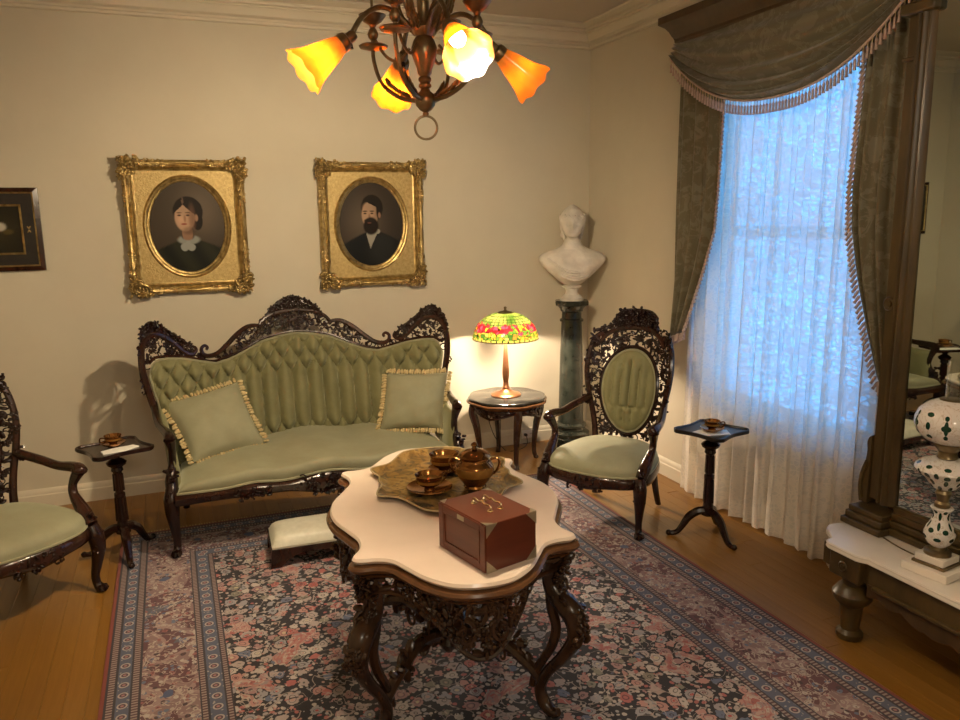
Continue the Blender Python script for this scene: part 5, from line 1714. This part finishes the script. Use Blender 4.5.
# ------------------------------------------------------------------ window dressing
def window_dressing():
    Y0, Y1 = -3.225, -1.375    # right and left ends of the cornice board
    yc = -2.3675
    ybox = (Y0 + Y1) / 2
    t = thing('curtain_cornice', 'dark walnut cornice box above the window drapery', 'cornice', (0, ybox, 3.0))
    hw = (Y1 - Y0) / 2
    prof = [(.215, 0), (.225, .012), (.222, .03), (.236, .045), (.250, .075), (.268, .10), (.290, .115), (.300, .122), (.300, .165), (.285, .172), (0.001, .172), (.001, .0)]
    vs = []; fs = []; m = len(prof)
    for s in (-1, 1):
        for d, z_ in prof: vs.append((-d, s * (hw - .30 + d), z_))
    for i in range(m): fs.append((i, (i + 1) % m, m + (i + 1) % m, m + i))
    fs += [tuple(range(m)), tuple(range(2 * m - 1, m - 1, -1))]
    # mitred returns to the wall
    MB().add(vs, fs).build('front_board', 'walnut_dark', t, 25)
    for s in (-1, 1):
        vs = []
        for d, z_ in prof[:-2]: vs.append((-d, s * (hw - .30 + d), z_))
        for d, z_ in prof[:-2]: vs.append((-.001, s * (hw - .30 + d), z_))
        k = len(prof) - 2
        fs = [(i, i + 1, k + i + 1, k + i) for i in range(k - 1)] + [(k - 1, 0, k, 2 * k - 1), tuple(range(k, 2 * k))]
        MB().add(vs, fs).build('return_board', 'walnut_dark', t, 25)
    # swag
    s = thing('swag_valance', 'olive brocade swag valance with tasselled fringe across the window top', 'valance', (0, yc, 2.4))
    def bottom(yy):
        a = abs(yy) / (.93 if yy > 0 else .855)
        return 2.550 + .365 * a ** 2.35
    def swag(u, v):
        yy = (2 * u - 1) * (.93 if u > .5 else .855)
        zb = bottom(yy); zt = 3.02
        z_ = lerp(zt, zb, v)
        a = abs(2 * u - 1)
        # gathered folds run parallel to the lower edge and crowd near it
        fold = .034 * sin(v ** 3.0 * 4 * 2 * pi) * (v ** 1.1) * (.5 + .5 * (1 - a ** 3)) + .010 * sin(v * 9 * pi + 3 * u)
        belly = .05 * sin(pi * v ** .8) * (1 - a ** 2)
        return (-.205 - belly - fold - .035 * v, yy, z_ - 2.4)
    MB().grid(swag, 80, 64).build('swag', 'brocade', s, 80, solid=.004)
    b = MB(); n = 74
    hd = MB()
    for i in range(n):
        u = (i + .5) / n
        p = Vector(swag(u, 1.0))
        q = Vector((p.x - .004, p.y, p.z))
        hd.tube([q + Vector((0, 0, .004)), q + Vector((0, 0, -.030))], [.0022, .0022], 5)
        b.tube([q + Vector((0, 0, -.026)), q + Vector((0, 0, -.034)), q + Vector((0, 0, -.060)), q + Vector((0, 0, -.078))], [.003, .0075, .0065, .0085], 6)
    stuff(b.build('tassel_fringe', 'fringe_mauve', s))
    stuff(hd.build('fringe_threads', 'fringe_cream', s))
    MB().tube([Vector(swag(i / 80, 1.0)) + Vector((-.004, 0, 0)) for i in range(81)], .007, 6).build('braid', 'fringe_mauve', s)
    # side panels
    def panel(name, label, sgn, edge, zlow):
        """edge: inner-edge offset from the outer edge as function of height"""
        youter = yc + (.9175 if sgn > 0 else -.866)
        d = thing(name, label, 'curtain', (0, youter, 1.0), 0, 'olive brocade side curtains')
        def f(u, v):
            z_ = lerp(2.97, zlow(u), v)
            wdt = interp(edge, z_)
            yy = -sgn * u * wdt
            ph = u * 5.5
            amp = .024 * (.6 + .4 * v)
            x = -.168 + amp * sin(ph * 2 * pi * .62 + .4) + .007 * sin(ph * 7 + z_ * 2.2)
            return (x, yy, z_ - 1.0)
        MB().grid(f, 60, 60).build('cloth', 'brocade', d, 80, solid=.004)
        b = MB(); h = MB()
        for i in range(66):
            v = .10 + .90 * i / 65
            p = Vector(f(1.0, v))
            dr = Vector((-.25, -sgn * .55, -1)).normalized()
            b.tube([p + dr * .004, p + dr * .014, p + dr * .040, p + dr * .05], [.003, .008, .0065, .0085], 6)
        for i in range(26):
            u = 1 - i / 25 * .999
            p = Vector(f(max(0, u), 1.0)); dr = Vector((-.1, 0, -1)).normalized()
            b.tube([p + dr * .004, p + dr * .014, p + dr * .045, p + dr * .055], [.003, .008, .0065, .0085], 6)
        stuff(b.build('tassel_fringe', 'fringe_mauve', d))
    panel('side_curtain', 'olive brocade curtain left of the lace, fringed and swept toward the corner', 1, [(1.0, .05), (1.18, .12), (1.35, .20), (1.6, .31), (1.85, .40), (2.05, .415), (2.3, .425), (2.6, .43), (3.0, .43)], lambda u: 1.10 + .05 * u)
    panel('side_curtain', 'olive brocade curtain right of the lace beside the tall mirror', -1, [(1.0, .04), (1.15, .12), (1.35, .19), (1.6, .27), (1.85, .33), (2.05, .345), (2.3, .335), (2.6, .325), (3.0, .32)], lambda u: 1.06 + .06 * u)
    # lace sheer
    l = thing('lace_curtain', 'sheer white lace curtain hanging to the floor over the window', 'curtain', (0, 0, 0))
    yA, yB = -3.06, -1.525
    def sheer(u, v):
        z_ = lerp(2.96, .018, v)
        k = .5 + .5 * v
        ph = u * 13.5
        x = -.070 - .025 * v + (.024 + .018 * v) * sin(ph * 2 * pi + .7 * sin(u * 23)) * (.7 + .3 * sin(u * 9 + 1)) + .010 * sin(ph * 4.1 + z_)
        yy = lerp(yA, yB, u) + .012 * sin(ph * 2 * pi * 2 + 1)
        yy = yc + .04 + (yy - yc - .04) * (.985 + .03 * v)
        return (x, yy, z_)
    MB().grid(sheer, 420, 30).build('sheer_panel', 'lace', l, 80)
    # rod carrying the sheer, inside the cornice
    r = MB().tube([(-.070, yA - .05, 2.972), (-.070, yB + .05, 2.972)], .011, 8).build('curtain_rod', 'brass_old')
    tag(r, 'thin brass rod behind the swag carrying the lace curtain', 'curtain rod')
window_dressing()

# ------------------------------------------------------------------ pier mirror with marble shelf
PY = -4.15        # middle of the mirror along the right wall
ZM = .45
def pier_mirror():
    t = thing('pier_mirror', 'tall walnut pier mirror with white marble shelf against the right wall', 'mirror', (0, PY, 0))
    hw = .97                       # half width of the shelf; left tip at y = PY + hw
    # shelf outline (x toward room is negative)
    half = [(-.615, 0), (-.615, .62), (-.628, .640), (-.640, .66), (-.640, .815), (-.628, .840), (-.585, .850), (-.560, .880), (-.520, .945), (-.470, .975), (-.42, .965), (-.395, .955), (-.02, .955)]
    out = [(x, y) for x, y in half] + [(x, -y) for x, y in reversed(half)][:-1]
    out = list(reversed(out))
    MB().stack(out, [(.012, ZM - .032), (.002, ZM - .030), (.0, ZM - .024), (.003, ZM - .016), (.003, ZM - .012), (.0, ZM - .008), (.004, ZM - .001), (.008, ZM)]).build('marble_shelf', 'white_marble', t, 30)
    # base
    MB().box((-.305, 0, .365), (.56, 1.78, .106)).build('base_frieze', 'walnut', t, bevel=.004)
    mo = MB()
    mo.box((-.592, 0, .312), (.022, 1.20, .016)); 
    mo.build('lower_bead', 'walnut', t, bevel=.003)
    for s in (-1, 1):
        MB().box((-.565, s * .735, .360), (.115, .165, .115)).build('corner_block', 'walnut', t, bevel=.006)
        MB().lathe([(.0, .0), (.018, .0), (.026, .006), (.020, .011), (.012, .008), (.010, .014), (0, .016)], 20, (-.622, s * .735, .362), Matrix.Rotation(-pi / 2, 3, 'Y')).build('rosette', 'walnut', t)
        for xx in (-.555, -.09):
            MB().lathe([(.0, .0), (.052, .0), (.058, .010), (.058, .030), (.046, .040), (.040, .046), (.045, .10), (.052, .165), (.070, .180), (.086, .205), (.086, .225), (.064, .255), (.045, .265), (.05, .30), (.06, .305)], 28, (xx, s * .735, 0)).build('leg', 'walnut', t, 35)
    # scalloped apron board between the legs
    vs = []; fs = []; n = 80
    for i in range(n + 1):
        y = -.64 + 1.28 * i / n
        a = abs(y) / .64
        zl = .305 - .035 - .055 * (1 - a) ** 1.2 - .018 * abs(sin(a * 5.5 * pi)) - .02 * math.exp(-((a - .55) / .08) ** 2)
        for xx in (-.580, -.556): vs += [(xx, y, zl), (xx, y, .315)]
    for i in range(n):
        k = i * 4
        fs += [(k, k + 4, k + 5, k + 1), (k + 2, k + 3, k + 7, k + 6), (k, k + 2, k + 6, k + 4), (k + 1, k + 5, k + 7, k + 3)]
    fs += [(0, 1, 3, 2), (n * 4, n * 4 + 2, n * 4 + 3, n * 4 + 1)]
    MB().add(vs, fs).build('apron_board', 'walnut_dark', t, 30)
    # mirror frame
    gx = -.300
    gl0, gl1 = ZM + .135, 3.12
    ghw = .765
    g_ = MB().box((0, 0, 0), (.006, 2 * ghw + .03, gl1 - gl0 + .03)).build('glass', 'mirror_glass', t, loc=(gx + .014, 0, (gl0 + gl1) / 2))
    g_.rotation_euler = (0, radians(-.36), radians(.5))       # the old glass does not sit quite square in its frame
    MB().box((gx + .065, 0, (gl0 + gl1) / 2), (.03, 2 * ghw + .15, gl1 - gl0 + .2)).build('back_board', 'walnut_dark', t)
    def sweepz(prof, z0, z1, s):
        vs = [(x, s * y, z_) for z_ in (z0, z1) for x, y in prof]; m = len(prof)
        return vs, [(i, (i + 1) % m, m + (i + 1) % m, m + i) for i in range(m)] + [tuple(range(m)), tuple(range(2 * m - 1, m - 1, -1))]
    post = [(-.20, .915), (-.285, .915), (-.292, .910), (-.292, .862), (-.298, .858), (-.318, .854), (-.328, .846), (-.328, .836), (-.318, .829), (-.330, .819), (-.334, .810), (-.326, .800), (-.318, .796), (-.316, .786), (-.306, .775), (-.300, ghw), (-.20, ghw)]
    for s in (-1, 1):
        vs, fs = sweepz(post, ZM + .13, 3.2, s)
        MB().add(vs, fs).build('stile', 'walnut', t, 25)
        # plinth of the post with stepped mouldings and a side scroll
        b = MB()
        b.box((-.285, s * .865, ZM + .016), (.23, .225, .032)); b.box((-.282, s * .865, ZM + .048), (.20, .205, .034)); b.box((-.280, s * .865, ZM + .078), (.18, .19, .028))
        b.build('post_plinth', 'walnut', t, bevel=.006)
        # flat scroll bracket against the outer side of the post
        prf = [tuple(p) for p in crom([Vector(p) for p in [(.914, .44), (.930, .425), (.938, .40), (.934, .36), (.940, .31), (.958, .26), (.970, .20), (.968, .14), (.960, .10)]], 4)] + [(.914, .10)]
        mm = len(prf)
        vs = [(x, s * y, ZM + z_) for x in (-.305, -.225) for y, z_ in prf]
        MB().add(vs, [(i, (i + 1) % mm, mm + (i + 1) % mm, mm + i) for i in range(mm)] + [tuple(range(mm)), tuple(range(2 * mm - 1, mm - 1, -1))]).build('side_scroll', 'walnut', t, 40, bevel=.006)
        MB().tube(crom([(-.308, s * .945, ZM + .12), (-.312, s * .952, ZM + .18), (-.312, s * .944, ZM + .25), (-.308, s * .926, ZM + .31)], 4), .010, 8).build('scroll_bead', 'walnut', t)
        for zz in (1.52,):
            MB().lathe([(.0, .0), (.030, .0), (.034, .006), (.028, .012), (.016, .009), (.014, .016), (0, .018)], 20, (-.290, s * .888, zz), Matrix.Rotation(-pi / 2, 3, 'Y')).build('rosette', 'walnut', t)
        MB().box((-.300, s * .842, 2.78), (.085, .165, .05)).build('cap_moulding', 'walnut', t, bevel=.01)
        MB().box((-.300, s * .872, 2.58), (.030, .09, .016)).build('cap_bead', 'walnut', t, bevel=.004)
    rl = MB()
    for k, (x, dz) in enumerate([(-.335, .0), (-.322, .035), (-.310, .07), (-.302, .10)]):
        rl.box(((x - .2) / 2, 0, ZM + .018 + dz), (abs(x + .2), 1.545, .036))
    rl.build('bottom_rail', 'walnut', t, bevel=.008)
    # arched head inside the top of the glass
    ar = MB()
    n = 40
    for r0, x in ((0, -.315), (.05, -.33), (.09, -.318)):
        P = []
        for i in range(n + 1):
            a = pi * i / n
            P.append((x, -(ghw + .02 + r0 * .6) * cos(a), 2.80 + (.28 + r0) * sin(a) ** .8))
        ar.tube(P, .030, 8)
    ar.build('arched_head', 'walnut', t)
    MB().box((-.27, 0, 3.24), (.22, 2.0, .08)).build('cornice', 'walnut', t, bevel=.02)
    # filler above arch
    vs = []; fs = []
    for i in range(n + 1):
        a = pi * i / n
        y = -(ghw + .02) * cos(a)
        for xx in (-.306, -.288): vs += [(xx, y, 2.82 + .29 * sin(a) ** .8), (xx, y, 3.22)]
    for i in range(n):
        k = i * 4
        fs += [(k, k + 4, k + 5, k + 1), (k + 2, k + 3, k + 7, k + 6), (k, k + 2, k + 6, k + 4), (k + 1, k + 5, k + 7, k + 3)]
    MB().add(vs, fs).build('spandrel', 'walnut', t)
pier_mirror()

def oil_lamp():
    t = thing('oil_lamp', 'white overlay glass oil lamp with green cut ovals on the marble shelf', 'lamp', (-.456, -3.730, ZM))
    MB().box((0, 0, .018), (.190, .190, .036), radians(8)).build('base_step', 'white_marble', t, bevel=.003)
    MB().box((0, 0, .042), (.135, .135, .012), radians(8)).build('brass_plate', 'brass_old', t, bevel=.002)
    MB().box((0, 0, .063), (.120, .120, .030), radians(8)).build('base_step', 'white_marble', t, bevel=.003)
    MB().lathe([(.052, .078), (.052, .092), (.046, .096), (.030, .100), (.026, .115)], 24).build('base_collar', 'brass_old', t, 35)
    MB().lathe([(.026, .112), (.044, .128), (.056, .150), (.060, .170), (.052, .195), (.038, .220), (.031, .245), (.034, .265), (.044, .280), (.040, .284), (.02, .282)], 32).build('stem_vase', 'overlay_glass', t, 40)
    MB().lathe([(.022, .280), (.030, .286), (.030, .300), (.022, .310), (.026, .330), (.032, .345), (.026, .358), (.034, .366)], 24).build('stem_collar', 'brass_old', t, 35)
    MB().lathe([(.030, .362), (.050, .372), (.066, .395), (.082, .415), (.106, .432), (.116, .448), (.112, .462), (.090, .478), (.060, .488), (.030, .494)], 40).build('font', 'overlay_glass', t, 40)
    MB().lathe([(.032, .490), (.040, .498), (.036, .508), (.036, .525), (.048, .540), (.056, .556), (.050, .562)], 24).build('burner', 'brass_old', t, 35)
    MB().lathe([(.050, .556), (.088, .572), (.118, .600), (.132, .635), (.131, .662), (.118, .695), (.088, .722), (.058, .736), (.050, .738)], 40).build('globe_shade', 'overlay_glass', t, 50)
    MB().lathe([(.048, .734), (.049, .740), (.046, .742)], 32).build('globe_rim', 'brass_old', t)
    b = MB(); n = 32
    pr = [(.030, .56), (.033, .60), (.038, .65), (.036, .70), (.030, .76), (.028, .90)]
    vs = [(r * cos(2 * pi * i / n), r * sin(2 * pi * i / n), z_) for r, z_ in pr for i in range(n)]
    fs = [(k * n + i, k * n + (i + 1) % n, (k + 1) * n + (i + 1) % n, (k + 1) * n + i) for k in range(len(pr) - 1) for i in range(n)]
    b.add(vs, fs).build('chimney', 'chimney_glass', t, 60)
    c = MB().tube(crom([(-.41, -3.60, ZM + .004), (-.405, -3.52, ZM + .004), (-.39, -3.45, ZM + .004), (-.372, -3.39, ZM + .004)], 6), .0035, 6).build('thin_cord', 'brass_old')
    tag(c, 'thin dark cord on the marble shelf behind the oil lamp', 'cord')
oil_lamp()

# ------------------------------------------------------------------ chandelier
def chandelier():
    cx, cy = -2.40, -2.95
    t = thing('chandelier', 'antique brass chandelier with four glowing amber glass shades', 'chandelier', (cx, cy, 0))
    # ring, ball, stem
    MB().tube([(.042 * cos(a) * .95, .042 * cos(a) * -.3, 2.272 + .042 * sin(a)) for a in [2 * pi * i / 28 for i in range(29)]], .0048, 8).build('ring', 'brass_old', t)
    MB().lathe([(.0, 2.310), (.010, 2.312), (.012, 2.322), (.009, 2.328), (.022, 2.335), (.036, 2.352), (.040, 2.372), (.034, 2.392), (.020, 2.402), (.016, 2.412), (.024, 2.418), (.024, 2.426), (.017, 2.432), (.024, 2.440), (.024, 2.448), (.018, 2.456), (.026, 2.466), (.028, 2.48), (.036, 2.500), (.046, 2.53), (.048, 2.555), (.040, 2.58), (.030, 2.595), (.042, 2.61), (.046, 2.625), (.030, 2.64), (.022, 2.66), (.022, 2.72), (.032, 2.735), (.040, 2.76), (.030, 2.79), (.018, 2.81), (.016, 3.36), (.030, 3.37), (.085, 3.385), (.10, 3.405), (.10, 3.42)], 24).build('stem', 'brass_old', t, 40)
    # electric arms with shades on the room axes
    for k in range(4):
        a = k * pi / 2
        d = Vector((cos(a), sin(a), 0)); up = Vector((0, 0, 1))
        P = crom([d * .03 + up * 2.60, d * .09 + up * 2.66, d * .16 + up * 2.685, d * .23 + up * 2.645, d * .275 + up * 2.575], 5)
        arm = MB().tube(P, .0095, 8).build('arm', 'brass_old', t)
        ax_ = (d * .80 - up * .58).normalized()
        o = d * .275 + up * 2.575
        X = ax_.to_track_quat('Z', 'Y').to_matrix()
        MB().lathe([(.0, -.02), (.016, -.02), (.020, -.008), (.020, .012), (.030, .018), (.033, .030), (.033, .046), (.028, .050), (.0, .050)], 20, o, X).build('socket', 'brass_old', arm, 35)
        key = d.cross(up)
        MB().tube([o - up * .018, o - up * .04], [.006, .011], 8).build('key_switch', 'ebonised', arm)
        n = 64; pr = [(.030, .040), (.034, .055), (.043, .085), (.050, .115), (.057, .145), (.065, .170), (.076, .195), (.084, .210), (.086, .216)]
        vs = []; fs = []
        for j, (r, z_) in enumerate(pr):
            q = (j / (len(pr) - 1)) ** 2
            for i in range(n):
                th = 2 * pi * i / n
                rr = r * (1 + .028 * cos(8 * th) * (.5 + .5 * q))
                zz = z_ + .004 * q * cos(8 * th)
                vs.append(X @ Vector((rr * cos(th), rr * sin(th), zz)) + o)
        for j in range(len(pr) - 1):
            for i in range(n): fs.append((j * n + i, j * n + (i + 1) % n, (j + 1) * n + (i + 1) % n, (j + 1) * n + i))
        MB().add(vs, fs).build('shade', 'amber_glass', arm, 80)
        MB().lathe([(.0, .05), (.012, .052), (.018, .065), (.028, .085), (.028, .105), (.020, .122), (.0, .130)], 20, o, X).build('bulb', 'bulb_glow', arm)
        light('chandelier_bulb', 'POINT', Vector((cx, cy, 0)) + o + ax_ * .156, CHANDELIER_W * (.36, 2.3, 1.35, 1.3)[k], WARM, .03)
    # gas brackets between them, rising from the lower ball
    for k in range(4):
        a = pi / 4 + k * pi / 2
        d = Vector((cos(a), sin(a), 0)); up = Vector((0, 0, 1))
        P = crom([d * .02 + up * 2.37, d * .10 + up * 2.385, d * .18 + up * 2.44, d * .215 + up * 2.53, d * .215 + up * 2.62], 6)
        br = MB().tube(P, [.009] * 12 + [.0075] * (len(P) - 12), 8).build('gas_bracket', 'brass_old', t)
        base = d * .215
        MB().lathe([(.0, 2.565), (.012, 2.565), (.052, 2.575), (.056, 2.582), (.05, 2.586), (.014, 2.582), (.0, 2.582)], 24, base).build('pierced_disc', 'brass_old', br, 35)
        MB().lathe([(.0, 2.60), (.010, 2.602), (.018, 2.612), (.021, 2.624), (.016, 2.638), (.010, 2.646), (.014, 2.656), (.034, 2.668), (.052, 2.692), (.050, 2.694), (.03, 2.676), (.0, 2.664)], 24, base).build('gas_cup', 'brass_old', br, 35)
        MB().tube([base + up * 2.664, base + up * 3.05], .0055, 6).build('gas_pipe', 'brass_old', br)
        # leafy scroll bracket back to the stem
        P = crom([base * .95 + up * 2.60, base * .75 + up * 2.54, base * .5 + up * 2.52, base * .28 + up * 2.56], 5)
        MB().tube(P, .006, 6).build('scroll', 'brass_old', br)
        rnd = random.Random(k)
        lf = MB()
        for i in range(10):
            q = .10 + .65 * i / 10
            pt = d * lerp(.06, .205, q) + up * lerp(2.385, 2.49, q ** 1.7)
            R = Matrix.Rotation(a, 3, 'Z') @ Matrix.Rotation(-.6 - q, 3, 'Y') @ Matrix.Rotation(rnd.choice((-.7, .7)), 3, 'X')
            lf.ell(pt + Vector((0, 0, .008)), (.020, .009, .004), R, 6, 4)
        stuff(lf.build('leaf_ornament', 'brass_old', br))
    # tall acanthus scrolls around the upper stem
    for k in range(4):
        a = pi / 4 + k * pi / 2
        d = Vector((cos(a), sin(a), 0)); up = Vector((0, 0, 1))
        P = crom([d * .03 + up * 2.62, d * .085 + up * 2.66, d * .11 + up * 2.73, d * .085 + up * 2.81, d * .055 + up * 2.88, d * .075 + up * 2.94, d * .12 + up * 2.95], 5)
        s_ = MB().tube(P, [interp([(0, .012), (.5, .014), (1, .006)], i / (len(P) - 1)) for i in range(len(P))], 8).build('acanthus_scroll', 'brass_old', t)
        lf = MB(); rnd = random.Random(20 + k)
        for i in range(3, len(P) - 2, 2):
            for sg in (-1, 1):
                R = Matrix.Rotation(a, 3, 'Z') @ Matrix.Rotation(-1.2, 3, 'Y') @ Matrix.Rotation(sg * .8, 3, 'X')
                lf.ell(P[i] + d.cross(up) * sg * .012 + d * .006, (.026, .012, .004), R, 6, 4)
        stuff(lf.build('leaf_ornament', 'brass_old', s_))
chandelier()
